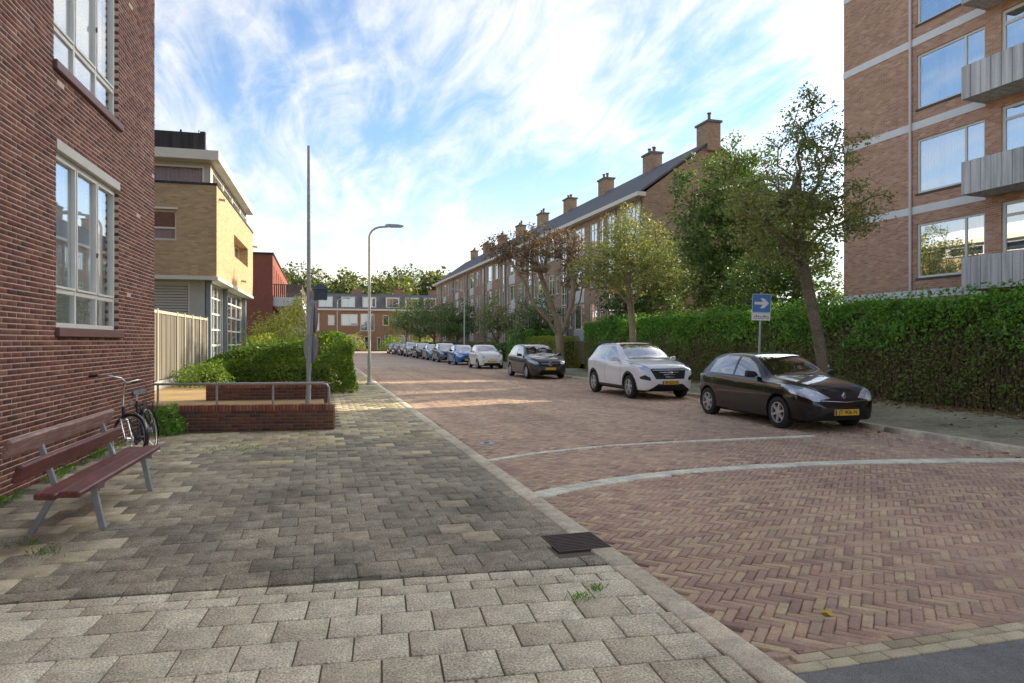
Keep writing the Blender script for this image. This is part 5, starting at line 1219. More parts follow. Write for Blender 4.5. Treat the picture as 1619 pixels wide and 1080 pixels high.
# ---- rounded white mini car
MINI = dict(wb=2.30, rw=.292, cuts=[1.15, 1.85, -.42, -.1],
 top=[(-.55, .70), (-.54, .88), (-.47, 1.03), (-.36, 1.18), (-.05, 1.40), (.4, 1.475), (.8, 1.485), (1.15, 1.455), (1.5, 1.30), (1.85, 1.10), (2.2, 1.045), (2.55, .95), (2.78, .83), (2.90, .70), (2.97, .58), (3.0, .47)],
 bot=[(-.55, .50), (-.51, .35), (-.35, .26), (0, .20), (1.0, .185), (2.2, .185), (2.6, .19), (2.86, .21), (2.96, .26), (3.0, .36)],
 belt=[(-.55, .62), (-.52, .8), (-.42, .93), (.2, .955), (.9, .95), (1.5, .945), (1.9, .94), (2.3, .90), (2.6, .81), (2.82, .68), (2.96, .52), (3.0, .45)],
 wid=[(-.55, .50), (-.52, .60), (-.38, .73), (0, .80), (.5, .814), (1.9, .814), (2.35, .808), (2.65, .76), (2.84, .67), (2.95, .55), (3.0, .38)],
 wtop=[(-.55, .40), (-.5, .47), (-.36, .51), (0, .54), (.6, .565), (1.15, .56), (1.85, .68), (2.2, .66), (2.6, .58), (2.82, .48), (2.95, .36), (3.0, .26)],
 windows=[[(.0, 1.02), (.42, .99), (.42, 1.38), (.2, 1.36)], [(.5, .99), (1.66, .98), (1.6, 1.05), (1.35, 1.26), (1.1, 1.375), (.5, 1.395)]],
 screens=[(1.18, 1.84), (-.40, -.12)], seams=[(.46, .30, .97, .46), (1.72, .32, .94, 1.78)],
 front=[([(.50+.085*math.cos(R(a)), .72+.095*math.sin(R(a))) for a in range(0, 360, 45)], 5, 2.2), ([(.52+.05*math.cos(R(a)), .50+.05*math.sin(R(a))) for a in range(0, 360, 60)], 10, 2.4), ([(-.52, .275), (.52, .275), (.50, .36), (-.50, .36)], 9, 2.5)],
 mirror=(1.55, 1.03), handles=[(.66, .86)], plate=.46, plx=.01, spokes=8, spw=.035)
cream = paint('cream_white_paint', (.74, .70, .62), .0, .4)
c4_ = place(make_car(MINI, cream, 'parked_car', 'small rounded cream-white car with round headlamps parked along the kerb', ''), 10.05, 41.5, -90)
MB().tube([(2.9-1.15, -.25, .63), (2.985-1.15, 0, .60), (2.9-1.15, .25, .63)], .012, 6).build('emblem_bar', M['chrome'], c4_)
# ---- the others down the kerb: same bodies, other colours
def repaint(o, mt):
    for ch in o.children:
        if ch.data and any(m_ in (black, white, grey, cream) for m_ in ch.data.materials):
            ch.data = ch.data.copy(); ch.data.materials[0] = mt
PT = {n: paint(n+'_paint', c, f) for n, c, f in (('blue', (.02, .13, .42), .2), ('silver', (.36, .37, .38), .5), ('slate', (.09, .11, .14), .4), ('night', (.02, .025, .04), .2), ('steel', (.14, .17, .21), .4), ('offwhite', (.55, .56, .57), 0))}
def other(src, mt, x, y, rz, label):
    o = copy_tree(src); repaint(o, PT[mt])
    for ch in list(o.children):
        if ch.name.startswith(('number_plate', 'emblem', 'grille_bar', 'intake_bar', 'roof_rail')):
            for g in list(ch.children): bpy.data.objects.remove(g)
            if not ch.name.startswith('number_plate'): bpy.data.objects.remove(ch)
    o['label'] = label; place(o, x, y, rz); return o
G = 'cars parked along the right kerb'
for o in (c1, c2, c3, c4_): o['group'] = G
for a in ((c1, 'blue', 10.1, 48.8, -90, 'bright blue hatchback parked behind the small cream-white car'), (c3, 'slate', 10.05, 55.4, -90, 'dark slate car parked behind the bright blue hatchback'),
          (c1, 'steel', 10.1, 61.8, -90, 'steel grey hatchback in the middle of the far parked cars'), (c3, 'night', 10.05, 68.0, -90, 'near-black car parked in front of the far white car'),
          (c2, 'offwhite', 10.0, 75.0, -90, 'far white sport utility car parked in the row'), (c1, 'night', 10.1, 82, -90, 'dark small car just beyond the far white car'),
          (c3, 'steel', 10.1, 89, -90, 'second last grey car at the far end of the row'), (c1, 'slate', 10.1, 96, -90, 'last dark car at the far end of the parked row')): other(*a)['group'] = G
o = other(c3, 'steel', 3.3, 92, 90, 'grey-blue car parked at the left kerb far down the street, seen from behind'); del o['group']
for o in bpy.data.objects:
    if o.type == 'EMPTY' and o.name.startswith('parked_car') and o.children: pass
# ================================================================ PLANTS
M['leaf_hedge'] = leaf_mat('hedge_leaf', [(0.06, 0.138, 0.022), (0.119, 0.278, 0.034), (0.206, 0.424, 0.055), (0.325, 0.558, 0.097)])
M['leaf_lower'] = leaf_mat('lower_hedge_leaf', [(0.102, 0.115, 0.026), (0.156, 0.162, 0.043), (0.18, 0.284, 0.048), (0.252, 0.257, 0.084), (0.24, 0.378, 0.072)])
M['leaf_privet'] = leaf_mat('bright_hedge_leaf', [(0.062, 0.125, 0.018), (0.125, 0.225, 0.025), (0.213, 0.325, 0.037), (0.3, 0.413, 0.062)])
M['leaf_tree'] = leaf_mat('whitebeam_leaf', [(0.113, 0.151, 0.043), (0.223, 0.279, 0.075), (0.334, 0.36, 0.129), (0.38, 0.338, 0.151)], .3)
M['leaf_red'] = leaf_mat('autumn_leaf', [(0.147, 0.077, 0.057), (0.251, 0.145, 0.098), (0.206, 0.171, 0.098), (0.294, 0.205, 0.155)], .3)
M['leaf_dark'] = leaf_mat('dark_green_leaf', [(0.039, 0.077, 0.024), (0.088, 0.165, 0.043), (0.155, 0.242, 0.062), (0.253, 0.32, 0.088)], .3)
M['leaf_far'] = leaf_mat('far_wood_leaf', [(0.061, 0.094, 0.026), (0.122, 0.153, 0.036), (0.192, 0.212, 0.045), (0.253, 0.248, 0.064)], .25)
M['leaf_pale'] = leaf_mat('pale_shrub_leaf', [(0.125, 0.175, 0.037), (0.25, 0.312, 0.062), (0.375, 0.413, 0.088), (0.45, 0.35, 0.15)], .35)
M['leaf_yel'] = leaf_mat('yellow_green_leaf', [(0.15, 0.2, 0.025), (0.275, 0.325, 0.037), (0.375, 0.388, 0.05)], .35)
M['leaf_fallen_yellow'] = leaf_mat('fallen_yellow_leaf', [(.60, .42, .04), (.5, .33, .05)], .1)
M['flower'] = leaf_mat('pink_flower', [(.5, .22, .18), (.55, .32, .26)], .3)
M['twig'] = simple('brown_twig', (.20, .14, .085), .9, var=.5, scale=14); M['inner'] = simple('hedge_inside', (.085, .066, .036), .95, var=.5, scale=9)
M['bark'] = piece_mat('bark', [(.20, .165, .115)]*2, .95, 30, .5, 2.5, .35, .9, moss=(.16, .17, .07)); M['bark_pale'] = piece_mat('pale_bark', [(.30, .24, .16)]*2, .95, 25, .45, 2.0, .3, .9, moss=(.2, .2, .09))
M['dry_leaf'] = leaf_mat('fallen_leaf', [(.17, .09, .035), (.28, .16, .06), (.36, .23, .10), (.22, .12, .06)], .1)
def leaves(P, size, flat=.0, aspect=.5, var=.35, N=None):
    """one small diamond leaf at every point; N gives an outward direction it should lean to"""
    P = np.asarray(P); n = len(P)
    a = RNG.normal(size=(n, 3)); 
    if N is not None: nn = N*(1.2 if flat == 0 else flat)+RNG.normal(size=(n, 3))
    else: nn = RNG.normal(size=(n, 3)); nn[:, 2] = np.abs(nn[:, 2])+.25
    nn /= np.linalg.norm(nn, axis=1)[:, None]; a -= nn*(a*nn).sum(1)[:, None]; a /= np.linalg.norm(a, axis=1)[:, None]; b = np.cross(nn, a)
    s = (size*(1+var*RNG.normal(size=n)).clip(.45, 1.9))[:, None]
    V = np.stack([P-a*s*.5, P+b*s*aspect*.5-nn*s*.07, P+a*s*.5, P-b*s*aspect*.5-nn*s*.07], 1).reshape(-1, 3)
    return V, np.arange(4*n).reshape(-1, 4)
def leaf_obj(name, P, size, mat, parent, **k):
    V, F = leaves(P, size, **k); return link(name, mesh_np(name, V, F), M[mat], parent, world=True)
def bumpy(P, amp, f=1.6):
    return amp*(np.sin(P[:, 0]*f*1.3+1.7*np.sin(P[:, 2]*f*1.1))+np.sin(P[:, 1]*f+P[:, 2]*f*.7+2)+.7*np.sin(P[:, 1]*f*2.7+P[:, 0]*f*1.9+P[:, 2]*f*2.3))/2.7
def box_hedge(name, label, x0, x1, y0, y1, z1, nper, size, mat, z0=0., amp=.12, rnd=.25, cat='hedge', group=None, inner='inner', topf=None, depth=.22):
    """clipped hedge: leaves scattered through a shell over a woody core"""
    root = empty(name, ((x0+x1)/2, (y0+y1)/2, z0), 0, label, cat, group)
    q_ = .3 if topf is None else .75
    MB().box(x0+q_, x1-q_, y0+q_, y1-q_, z0, (z1-.35) if topf is None else z0+.4*(z1-z0)).build('woody_core', M[inner], root, world=True)
    P = []; Nn = []
    for (ax, v, s_) in ((0, x0, -1), (0, x1, 1), (1, y0, -1), (1, y1, 1), (2, z1, 1)):
        o = [i for i in range(3) if i != ax]; rngs = [(x0, x1), (y0, y1), (z0, z1)]; ar = (rngs[o[0]][1]-rngs[o[0]][0])*(rngs[o[1]][1]-rngs[o[1]][0])
        n = int(ar*nper); q = np.zeros((n, 3)); q[:, o[0]] = RNG.uniform(*rngs[o[0]], n); q[:, o[1]] = RNG.uniform(*rngs[o[1]], n); q[:, ax] = v
        q[:, ax] -= s_*np.abs(RNG.normal(0, depth*.6, n)); nv = np.zeros((n, 3)); nv[:, ax] = s_; nv[:, 2] += .35
        q += nv*bumpy(q, amp)[:, None]; P.append(q); Nn.append(nv)
    P = np.concatenate(P); Nn = np.concatenate(Nn)
    # round the upper edges
    ex = np.maximum(np.maximum(x0+rnd-P[:, 0], P[:, 0]-x1+rnd), 0); ey = np.maximum(np.maximum(y0+rnd-P[:, 1], P[:, 1]-y1+rnd), 0); ez = np.maximum(P[:, 2]-z1+rnd, 0)
    keep = (np.hypot(np.maximum(ex, ey), ez) < rnd*1.25)
    if topf is not None: P[:, 2] = z0+(P[:, 2]-z0)*topf(P)
    P, Nn = P[keep], Nn[keep]
    leaf_obj('foliage', P, size, mat, root, N=Nn); return root
# --- the tall hedge along the right pavement
hr = empty('tall_hedge', (15.6, 20, 0), 0, 'long tall hedge, green on top and brown and twiggy below, along the right pavement', 'hedge')
HX0, HX1, HY0, HY1, HZ = 14.75, 16.4, 4.6, 37.0, 2.72
MB().box(HX0+.42, HX1-.3, HY0+.3, HY1-.3, 0, HZ-.25).build('woody_core', M['inner'], hr, world=True)
n = 105000; q = np.stack([np.full(n, HX0), RNG.uniform(HY0, HY1, n), RNG.uniform(0.05, HZ, n)], 1)
prob = np.clip((q[:, 2]-1.25)/.6, .72, 1.)*np.clip(.55+.9*bumpy(q*np.array([1, .8, 1.4]), 1., 2.2)+.35, .25, 1); k = RNG.random(n) < prob; q = q[k]
q[:, 0] += np.abs(RNG.normal(0, .16, len(q)))-.05-bumpy(q, .13); q[:, 2] += bumpy(q, .06, 3)
up = q[:, 2] > 1.45+.35*bumpy(q, 1., 1.3)
nv = np.tile(np.array([-1., 0, .5]), (len(q), 1))
leaf_obj('lower_foliage', q[~up], .08, 'leaf_lower', hr, N=nv[~up])
m_ = 22000; t_ = np.stack([RNG.uniform(HX0, HX1, m_), RNG.uniform(HY0, HY1, m_), HZ-np.abs(RNG.normal(0, .12, m_))], 1); t_[:, 2] += bumpy(t_, .13, 1.4)
sh = np.stack([RNG.uniform(HX0, HX1, 900), RNG.uniform(HY0, HY1, 900), np.full(900, HZ)], 1); sh = np.repeat(sh, 5, 0); sh[:, 2] += RNG.uniform(0, .32, len(sh)); sh[:, :2] += RNG.normal(0, .03, (len(sh), 2))
e_ = np.stack([RNG.uniform(HX0, HX1, 2500), HY1-np.abs(RNG.normal(0, .15, 2500)), RNG.uniform(.1, HZ, 2500)], 1)
P = np.concatenate([q[up], t_, sh, e_]); nv = np.concatenate([nv[up], np.tile([-.2, 0, 1.], (len(t_)+len(sh), 1)), np.tile([0, 1., .4], (len(e_), 1))])
leaf_obj('foliage', P, .10, 'leaf_hedge', hr, N=nv)
mb = MB()
for i in range(1500):
    y = RNG.uniform(HY0, HY1); x = HX0+.08+abs(RNG.normal(0, .12)); z = 0; pts = [Vector((x, y, z))]; h = RNG.uniform(1.0, 2.3); ly, lx = RNG.normal(0, .25), RNG.normal(-.03, .08)
    for k_ in range(1, 4): pts.append(Vector((x+lx*k_/3+RNG.normal(0, .03), y+ly*k_/3+RNG.normal(0, .05), h*k_/3)))
    mb.tube(pts, [.013, .010, .007, .004], 3, False)
for i in range(2600):
    y = RNG.uniform(HY0, HY1); z = RNG.uniform(.1, 1.9); x = HX0+.02+abs(RNG.normal(0, .1)); d = Vector((RNG.normal(-.05, .08), RNG.normal(0, .22), RNG.uniform(.02, .3))); p = Vector((x, y, z)); mb.tube([p, p+d*.5+Vector((0, 0, .02)), p+d], [.005, .004, .002], 3, False)
mb.build('stems', M['twig'], hr, world=True)
# --- clipped hedges of the front gardens beyond
box_hedge('garden_hedge', 'clipped yellow-topped hedge behind the dark grey car', 13.6, 15.2, 38.6, 44.5, 2.0, 420, .075, 'leaf_yel', amp=.06)
box_hedge('garden_hedge', 'second dark green garden hedge behind the tree trunk', 14.0, 16.6, 45.5, 51.5, 2.5, 260, .10, 'leaf_hedge', amp=.12)
box_hedge('garden_hedge', 'low far hedge along the front gardens of the brown row', 13.8, 15.2, 53, 101, 1.5, 130, .13, 'leaf_dark', amp=.18)
# --- bright hedge by the low walls, left
def lf(P): return np.clip(.62+.11*(P[:, 0]+3.3), .5, 1.0)
box_hedge('clipped_hedge', 'bright green rounded hedge behind the low wall and sign post', -3.3, 1.05, 22.4, 27.6, 1.85, 900, .09, 'leaf_privet', amp=.24, rnd=.7, topf=lf)
def shrub(name, label, c, r, n, size, mat, cat='shrub', stems=8, group=None, hollow=.55):
    root = empty(name, (c[0], c[1], c[2]), 0, label, cat, group); c = np.array(c)
    d = RNG.normal(size=(n, 3)); d /= np.linalg.norm(d, axis=1)[:, None]; d[:, 2] = np.abs(d[:, 2])*1.0-.0; rad = (hollow+(1-hollow)*RNG.random(n)**.6)
    P = d*rad[:, None]; P = P*(1+.28*bumpy(P*4, 1., 1.))[:, None]; P = P*np.array(r)+c+np.array([0, 0, .03])
    leaf_obj('foliage', P, size, mat, root, N=d)
    mb = MB()
    for i in range(stems):
        a = 2*math.pi*i/stems; p = Vector(c); e = Vector((c[0]+math.cos(a)*r[0]*.6, c[1]+math.sin(a)*r[1]*.6, c[2]+r[2]*(.5+.35*random.random()))); mb.tube([p, p.lerp(e, .5)+Vector((0, 0, .1*r[2])), e], [.018, .012, .005], 5)
    mb.build('stems', M['twig'], root, world=True); return root
shrub('wall_plant', 'small green leafy plant at the foot of the brick building corner', (-2.62, 13.28, 0), (.36, .33, .56), 1500, .055, 'leaf_hedge')
shrub('flowering_shrub', 'tall flowering shrub with pinkish tints behind the bright hedge', (-2.0, 32.5, 0), (1.7, 1.6, 3.3), 5200, .12, 'leaf_pale')
shrub('garden_shrub', 'yellow-green bush between hedge and yellow building', (-2.3, 29.2, 0), (1.1, 1.4, 2.1), 3000, .11, 'leaf_yel')
shrub('garden_shrub', 'tall leafy climber standing beside the tall slender pole', (-1.2, 36, 0), (.95, 1.2, 4.3), 3800, .13, 'leaf_pale')
shrub('garden_shrub', 'round green bush just right of the sign post, beyond the hedge', (.0, 40, 0), (1.9, 2.2, 2.3), 3200, .13, 'leaf_privet')
shrub('garden_shrub', 'low bush overhanging the left end of the bright hedge by the fence', (-3.2, 21.4, .1), (.95, 1.5, 1.05), 3000, .08, 'leaf_privet')
for i, (x, y, r_, h_) in enumerate(((-3, 50, 2.2, 3.0), (-2.5, 60, 2.0, 2.6), (-1.5, 96, 2.4, 3.2), (5.5, 124, 3, 3.4), (12.5, 122.5, 2.6, 3.0), (18, 123, 3, 3.6), (-1.5, 123, 2.5, 3))):
    shrub('far_shrub', ('green garden bush before the red building, nearer one', 'green garden bush beside the red building, further one', 'bush at the end of the left pavement', 'middle bush in front of the far terrace', 'bush right of the middle before the far terrace', 'rightmost bush before the far terrace', 'leftmost bush before the far terrace')[i], (x, y, 0), (r_, r_, h_), 1500, .24, ('leaf_privet', 'leaf_pale')[i % 2], group='garden bushes in the distance')
# upright grasses behind the hedge
mb = MB()
for i in range(300):
    x, y = RNG.normal(-2.2, .4), RNG.normal(28.3, .5); h = RNG.uniform(1.1, 2.0); lx, ly = RNG.normal(0, .3), RNG.normal(0, .3); p = Vector((x, y, 0)); w_ = Vector((RNG.normal(0, 1), RNG.normal(0, 1), 0)).normalized()*.014
    a, b, c = p, p+Vector((lx*.3, ly*.3, h*.6)), p+Vector((lx, ly, h)); mb.add([a-w_, a+w_, b+w_, c, b-w_], [(0, 1, 2, 3, 4)])
tag(mb.build('grass_clump', M['leaf_privet']), 'tall yellow-green ornamental grass behind the bright hedge', 'grass')
# ================================================================ TREES
def tree(name, label, base, trunk, limbs, lobes, ntips, nleaf, lsize, lmat, bark, r0, spread=.24, droop=.0, group=None, seed=1, twigs=True):
    """trunk and limbs are given; finer wood grows to tips scattered through the crown's lobes, leaves cluster round the tips"""
    rs = np.random.default_rng(seed); root = empty(name, base, 0, label, 'tree', group)
    nodes = []; par = []
    def chain(pts, start):
        last = start
        for p in pts: nodes.append(np.array(p, float)); par.append(last); last = len(nodes)-1
        return last
    chain(trunk, -1)
    ends = []
    for (at_, pts) in limbs: ends.append(chain(pts, at_))
    tips = []
    tot = sum(l[3]*l[4]*l[5] for l in lobes)
    for l in lobes:
        m = max(3, int(ntips*l[3]*l[4]*l[5]/tot)); d = rs.normal(size=(m, 3)); d /= np.linalg.norm(d, axis=1)[:, None]; rad = rs.random(m)**.45
        tips.append(d*rad[:, None]*np.array(l[3:6])+np.array(l[:3]))
    tips = np.concatenate(tips); ref = np.array(trunk[-1]); order = np.argsort(np.linalg.norm(tips-ref, axis=1))
    tipn = []
    for i in order:
        t = tips[i]; Nd = np.array(nodes); dv = t-Nd; dist = np.linalg.norm(dv, axis=1); cost = dist*(1+.9*np.clip(-dv[:, 2]/(dist+1e-6), 0, 1))
        cost[:max(1, len(trunk)-3)] += 3
        j = int(np.argmin(cost)); p = Nd[j]; L = dist[j]; steps = max(1, min(5, int(L/.35)))
        last = j
        for s_ in range(1, steps+1):
            f = s_/steps; pt = p+(t-p)*f+(rs.normal(size=3)*.06*L*math.sin(math.pi*f) if s_ < steps else 0)+np.array([0, 0, .09*L*math.sin(math.pi*f)]); nodes.append(pt); par.append(last); last = len(nodes)-1
        tipn.append(last)
    n = len(nodes); w_ = np.zeros(n)
    for t in tipn: w_[t] += 1
    for i in range(n-1, -1, -1):
        if par[i] >= 0: w_[par[i]] += w_[i]
    # children always follow parents, so one backward sweep is enough
    W = w_[0]; rad = np.maximum(.005, r0*np.power(np.maximum(w_, .6)/W, .47))
    kids = [[] for _ in range(n)]
    for i, p in enumerate(par):
        if p >= 0: kids[p].append(i)
    mb = MB(); seen = set(); stack = [(0, None)]
    while stack:
        s_, frm = stack.pop(); path = ([frm] if frm is not None else [])+[s_]; cur = s_
        while kids[cur]:
            ks = sorted(kids[cur], key=lambda k: -w_[k]); nxt = ks[0]
            for k in ks[1:]: stack.append((k, cur))
            path.append(nxt); cur = nxt
        if len(path) < 2: continue
        rr = [float(rad[k]) for k in path]
        if frm is not None: rr[0] = min(rr[0], rr[1]*1.25)
        if frm is None: rr[0] *= 1.35
        mb.tube([nodes[k] for k in path], rr, 10 if rr[0] > .06 else (6 if rr[0] > .02 else 4), False)
    mb.build('trunk', M[bark], root, world=True, sm=70)
    tp = np.array([nodes[t] for t in tipn]); C = np.repeat(tp, nleaf, 0); off = rs.normal(size=C.shape); off *= (spread*rs.random(len(C))**.5/np.linalg.norm(off, axis=1))[:, None]*np.array([1.15, 1.15, .85])[None]; off[:, 2] -= droop*rs.random(len(C))
    keep = rs.random(len(C)) < .9
    leaf_obj('crown', (C+off)[keep], lsize, lmat, root)
    return root
GT = 'street trees on the right pavement'
tree('street_tree', 'leaning street tree with sparse grey-green crown behind the black hatchback', (12.12, 14.1, 0), [(12.12, 14.1, -.05), (11.98, 14.1, .9), (11.78, 14.1, 1.9), (11.5, 14.1, 3.0), (11.3, 14.1, 3.8), (11.22, 14.1, 4.6), (11.15, 14.05, 5.6)],
     [(3, [(11.0, 14.0, 3.7), (10.3, 13.9, 4.4), (9.8, 13.9, 4.9)]), (4, [(12.0, 14.2, 4.4), (12.9, 14.4, 4.7), (13.5, 14.5, 4.9)]), (5, [(11.8, 14.0, 5.6), (12.2, 13.9, 6.6)]), (5, [(10.7, 14.3, 5.5), (10.4, 14.5, 6.2)])],
     [(11.2, 14.1, 5.0, 1.7, 1.5, 1.25), (10.1, 14.0, 4.6, 1.15, 1.1, 1.05), (12.7, 14.3, 4.9, 1.25, 1.0, .75), (11.5, 14.0, 6.5, 1.1, 1.0, .95), (11.25, 14.0, 7.5, .55, .5, .65), (12.7, 14.0, 6.4, .55, .5, .5), (11.0, 14.0, 3.7, 1.1, 1.0, .5), (13.35, 14.2, 4.6, .55, .5, .3)],
     400, 42, .085, 'leaf_tree', 'bark', .135, .26, group=GT, seed=3)
MB().lathe([(.128, 1.02), (.128, 1.08)], 14, Matrix.Translation((11.97, 14.1, 0))).build('tag_band', M['sign_white'], bpy.data.objects['street_tree'], world=True)
tree('street_tree', 'middle street tree with rounded dull green crown behind the white car', (11.6, 23.8, 0), [(11.6, 23.8, -.05), (11.55, 23.8, 1.0), (11.5, 23.8, 2.2), (11.42, 23.8, 3.0), (11.35, 23.8, 3.8), (11.35, 23.8, 4.8)],
     [(3, [(10.8, 23.7, 3.6), (10.1, 23.6, 4.2)]), (3, [(12.0, 23.9, 3.7), (12.7, 24.0, 4.2)]), (4, [(11.8, 23.4, 4.8), (12.2, 23.2, 5.6)]), (4, [(10.9, 24.2, 5.0), (10.7, 24.4, 5.7)])],
     [(11.3, 23.8, 5.0, 1.75, 1.7, 1.45), (10.2, 23.8, 4.5, 1.1, 1.1, 1.0), (12.4, 23.8, 4.5, 1.15, 1.1, 1.0), (11.5, 23.8, 6.1, 1.1, 1.1, .75), (11.2, 23.8, 3.9, 1.8, 1.5, .5), (9.6, 23.8, 4.3, .7, .8, .5), (13.2, 23.8, 4.0, .8, .8, .55), (12.6, 23.8, 5.8, .7, .7, .6)],
     400, 44, .09, 'leaf_tree', 'bark_pale', .125, .28, group=GT, seed=5)
tree('street_tree', 'thin reddish street tree with forked bare limbs beside the dark grey car', (12.0, 33.2, 0), [(12.0, 33.2, -.05), (11.98, 33.2, 1.0), (11.9, 33.2, 1.9)],
     [(2, [(11.3, 33.1, 2.7), (10.4, 33.0, 3.6), (10.0, 33.0, 4.6), (9.3, 33.0, 5.6), (8.6, 33.0, 6.3)]), (2, [(11.8, 33.3, 2.8), (11.4, 33.5, 4.0), (11.0, 33.6, 5.2), (10.8, 33.6, 6.4)]), (2, [(12.3, 33.2, 2.7), (12.6, 33.0, 3.8), (12.5, 32.8, 5.0), (12.4, 32.7, 6.2)]), (2, [(12.6, 33.4, 2.6), (13.2, 33.6, 3.8), (13.5, 33.7, 5.0)])],
     [(9.5, 33.2, 6.3, 1.8, 1.6, .85), (11.3, 33.2, 6.7, 1.8, 1.7, .95), (12.8, 33.2, 6.0, 1.4, 1.5, 1.2), (8.6, 33.2, 6.0, .9, .9, .6), (13.0, 33.2, 5.0, 1.1, 1.2, .8), (10.4, 33.2, 5.4, 1.2, 1.0, .5)],
     420, 27, .11, 'leaf_red', 'bark_pale', .20, .26, group=GT, seed=9)
tree('garden_tree', 'big dark green tree between the brown row and the apartment block', (19.6, 29.5, 0), [(19.6, 29.5, -.05), (19.6, 29.5, 2.5), (19.5, 29.5, 5), (19.5, 29.5, 7.5)], [(2, [(18.2, 29.2, 6.2)]), (2, [(21, 29.5, 6.4)])],
     [(19.5, 29.5, 8.2, 3.0, 2.6, 3.4), (17.8, 29.0, 6.2, 1.8, 1.8, 2.4), (21.2, 29.5, 6.6, 2.0, 2.0, 2.8), (19.3, 29.3, 4.2, 2.6, 2.2, 1.9), (20.6, 29.5, 10.2, 1.2, 1.3, 1.4)], 560, 60, .17, 'leaf_dark', 'bark', .26, .5, seed=12)
tree('garden_tree', 'dark evergreen behind the hedge left of the apartment block corner', (18.6, 23.5, 0), [(18.6, 23.5, -.05), (18.6, 23.5, 2), (18.6, 23.5, 4.5)], [(1, [(17.7, 23.4, 3.2)])],
     [(18.4, 23.6, 4.2, 1.7, 1.4, 2.2), (17.4, 24.5, 3.2, 1.3, 1.3, 1.3), (18.0, 26.0, 3.6, 1.6, 1.6, 2.0), (19.2, 24.2, 5.8, 1.5, 1.5, 2.4), (19.6, 23.2, 3.0, 1.4, 1.2, 2.2)], 460, 60, .13, 'leaf_dark', 'bark', .14, .38, seed=14)
tree('garden_tree', 'dark tree behind the middle street tree in front of the brown gable', (17.2, 34.2, 0), [(17.2, 34.2, -.05), (17.2, 34.2, 2), (17.2, 34.2, 4.5), (17.2, 34.2, 6)], [(1, [(16.4, 34, 3.5)])],
     [(17.2, 34, 5.2, 1.9, 1.6, 2.4), (16.4, 34.4, 3.6, 1.7, 1.5, 1.4), (18.6, 33.5, 4.8, 1.4, 1.4, 2.0)], 240, 44, .16, 'leaf_dark', 'bark', .16, .45, seed=15)
GF = 'trees in the front gardens of the brown row'
for i, (x, y, h, r_, mt, lb) in enumerate(((15.2, 47, 5.8, 1.9, 'leaf_dark', 'dark round garden tree behind the forked street tree'), (14.8, 57, 6.2, 1.7, 'leaf_tree', 'olive green garden tree before the brown row windows'), (14.2, 72, 6.4, 2.6, 'leaf_dark', 'broad dark garden tree beyond the street lamp'),
        (13.4, 82, 7.4, 3.2, 'leaf_dark', 'large dark garden tree at the far end of the brown row'), (13.2, 93, 8.0, 3.4, 'leaf_dark', 'farthest dark tree beside the end of the street'), (12.8, 104, 8.6, 3.2, 'leaf_dark', 'bushy dark tree in front of the far terrace'))):
    tree('garden_tree', lb, (x, y, 0), [(x, y, -.05), (x, y, h*.25), (x+.1, y, h*.5)], [(1, [(x-r_*.5, y, h*.5)]), (1, [(x+r_*.5, y, h*.55)])],
         [(x, y, h*.62, r_, r_, h*.36), (x-r_*.6, y-.5, h*.48, r_*.6, r_*.6, h*.25), (x+r_*.5, y+.3, h*.5, r_*.65, r_*.6, h*.27)], 150, 34, .2 if y > 60 else .14, mt, 'bark', .14, .6 if y > 60 else .42, group=GF, seed=20+i)
# wooded rise behind the far terrace: reads as one mass
P = []
for i in range(46):
    cx = -62+i*3.4+RNG.normal(0, 1); cy = RNG.uniform(150, 205); h = 16.0+ (cy-150)*.10+RNG.normal(0, 1.2)+1.6*math.sin(i*.55); r_ = RNG.uniform(4, 7)
    m_ = 2600; d = RNG.normal(size=(m_, 3)); d /= np.linalg.norm(d, axis=1)[:, None]; rad = .55+.45*RNG.random(m_)**.5; q = d*rad[:, None]; q *= (1+.25*bumpy(q*3.5+i, 1., 1.))[:, None]; q = q*np.array([r_, r_, h*.5])+np.array([cx, cy, h*.52]); P.append(q)
cb = MB()
for q in P:
    lo, hi = q.min(0), q.max(0); c_ = (lo+hi)/2; r_ = (hi-lo)/2*.6
    cb.lathe([(0, -r_[2]*1.4)]+[(r_[0]*math.sin(R(a)), -r_[2]*math.cos(R(a))) for a in (30, 60, 90, 120, 150)]+[(0, r_[2])], 10, Matrix.Translation(c_))
cb.build('branch_mass', M['leaf_far']); tag(bpy.data.objects['branch_mass'], 'dense inner boughs of the wood behind the far terrace', kind='stuff')
wd = leaf_obj('woodland', np.concatenate(P), .75, 'leaf_far', None, aspect=.7); tag(wd, 'yellow-green wooded rise behind the far terrace', kind='stuff')
slab('hill', [(-140, 140), (200, 140), (220, 320), (-160, 320)], -.3, 3.0, M['lawn'], 'low green rise behind the far terrace')
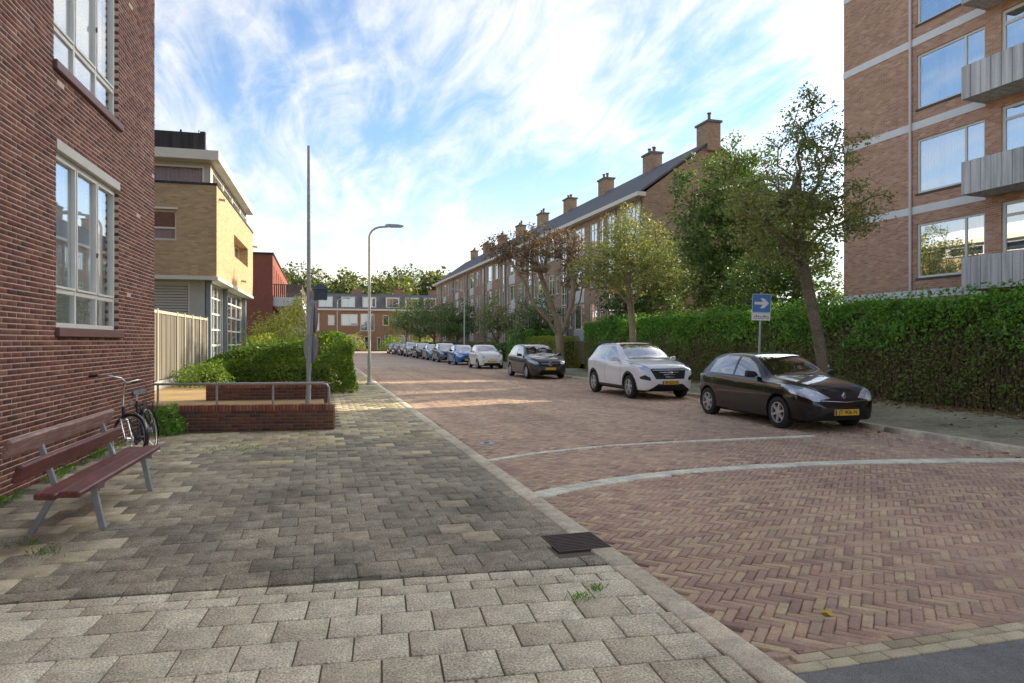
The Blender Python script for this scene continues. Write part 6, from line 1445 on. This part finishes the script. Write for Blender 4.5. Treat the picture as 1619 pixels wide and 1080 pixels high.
# ---- litter of leaves under the hedge, moss and weeds in the paving
n = 9000; x = 14.85-np.abs(RNG.normal(0, .5, n)); y = RNG.uniform(5, 36, n); P = np.stack([x, y, .054+.03*RNG.random(n)], 1)
n2 = 900; P2 = np.stack([RNG.uniform(9.0, 14.5, n2), RNG.uniform(6.5, 20, n2), np.full(n2, .004)], 1); P2[:, 2] = np.where(P2[:, 0] > 11.3, .055, -.024)
fl = leaf_obj('fallen_leaves', np.concatenate([P, P2]), .09, 'dry_leaf', None, N=np.tile([0, 0, 4.], (n+n2, 1)), aspect=.6); tag(fl, 'brown fallen leaves along the foot of the tall hedge', kind='stuff')
V = []; F_ = []
def tuft(x, y, n, h, sp_, z=0.):
    for i in range(n):
        p = np.array([x+RNG.normal(0, sp_), y+RNG.normal(0, sp_), z]); a = RNG.uniform(0, 6.28); d = np.array([math.cos(a), math.sin(a), 0]); w__ = np.array([-d[1], d[0], 0])*.003; hh = h*RNG.uniform(.4, 1.2); k = len(V)
        V.extend([p-w__, p+w__, p+d*hh*.35+np.array([0, 0, hh*.7])+w__*.5, p+d*hh*.8+np.array([0, 0, hh])]); F_.append((k, k+1, k+2, k+3))
for x, y, n_, h, s_ in ((1.62, 4.1, 60, .035, .035), (1.78, 4.22, 50, .035, .03), (-.4, 3.55, 10, .02, .02), (-2.05, 6.1, 50, .04, .06), (-2.3, 6.4, 40, .04, .06)): tuft(x, y, n_, h, s_)
for i in range(70): tuft(-3.12+.03*(RNG.uniform(6, 13.5)-8.3)*0+RNG.uniform(0, .12), RNG.uniform(6.2, 13.2), 9, RNG.uniform(.03, .11), .03)
for i in range(60): tuft(RNG.normal(-1.2, .7), RNG.normal(11.3, .25), 9, .025, .05)
for i in range(30): tuft(RNG.uniform(-2.7, .2), 13.28+RNG.normal(0, .05)-.17*RNG.uniform(-2.7, .2)*.0, 6, .03, .03)
me = mesh_np('weeds', np.array(V), np.array(F_)); tag(link('weeds', me, M['leaf_hedge']), 'small weeds and grass growing in the pavement joints', kind='stuff')
lv = leaf_obj('autumn_leaf', np.array([[3.0, 3.5, -.02], [3.01, 3.51, -.014]]), .085, 'leaf_fallen_yellow', None, N=np.tile([0, 0, 3.], (2, 1)), aspect=.8); tag(lv, 'single yellow leaf lying on the herringbone bricks', 'leaf')
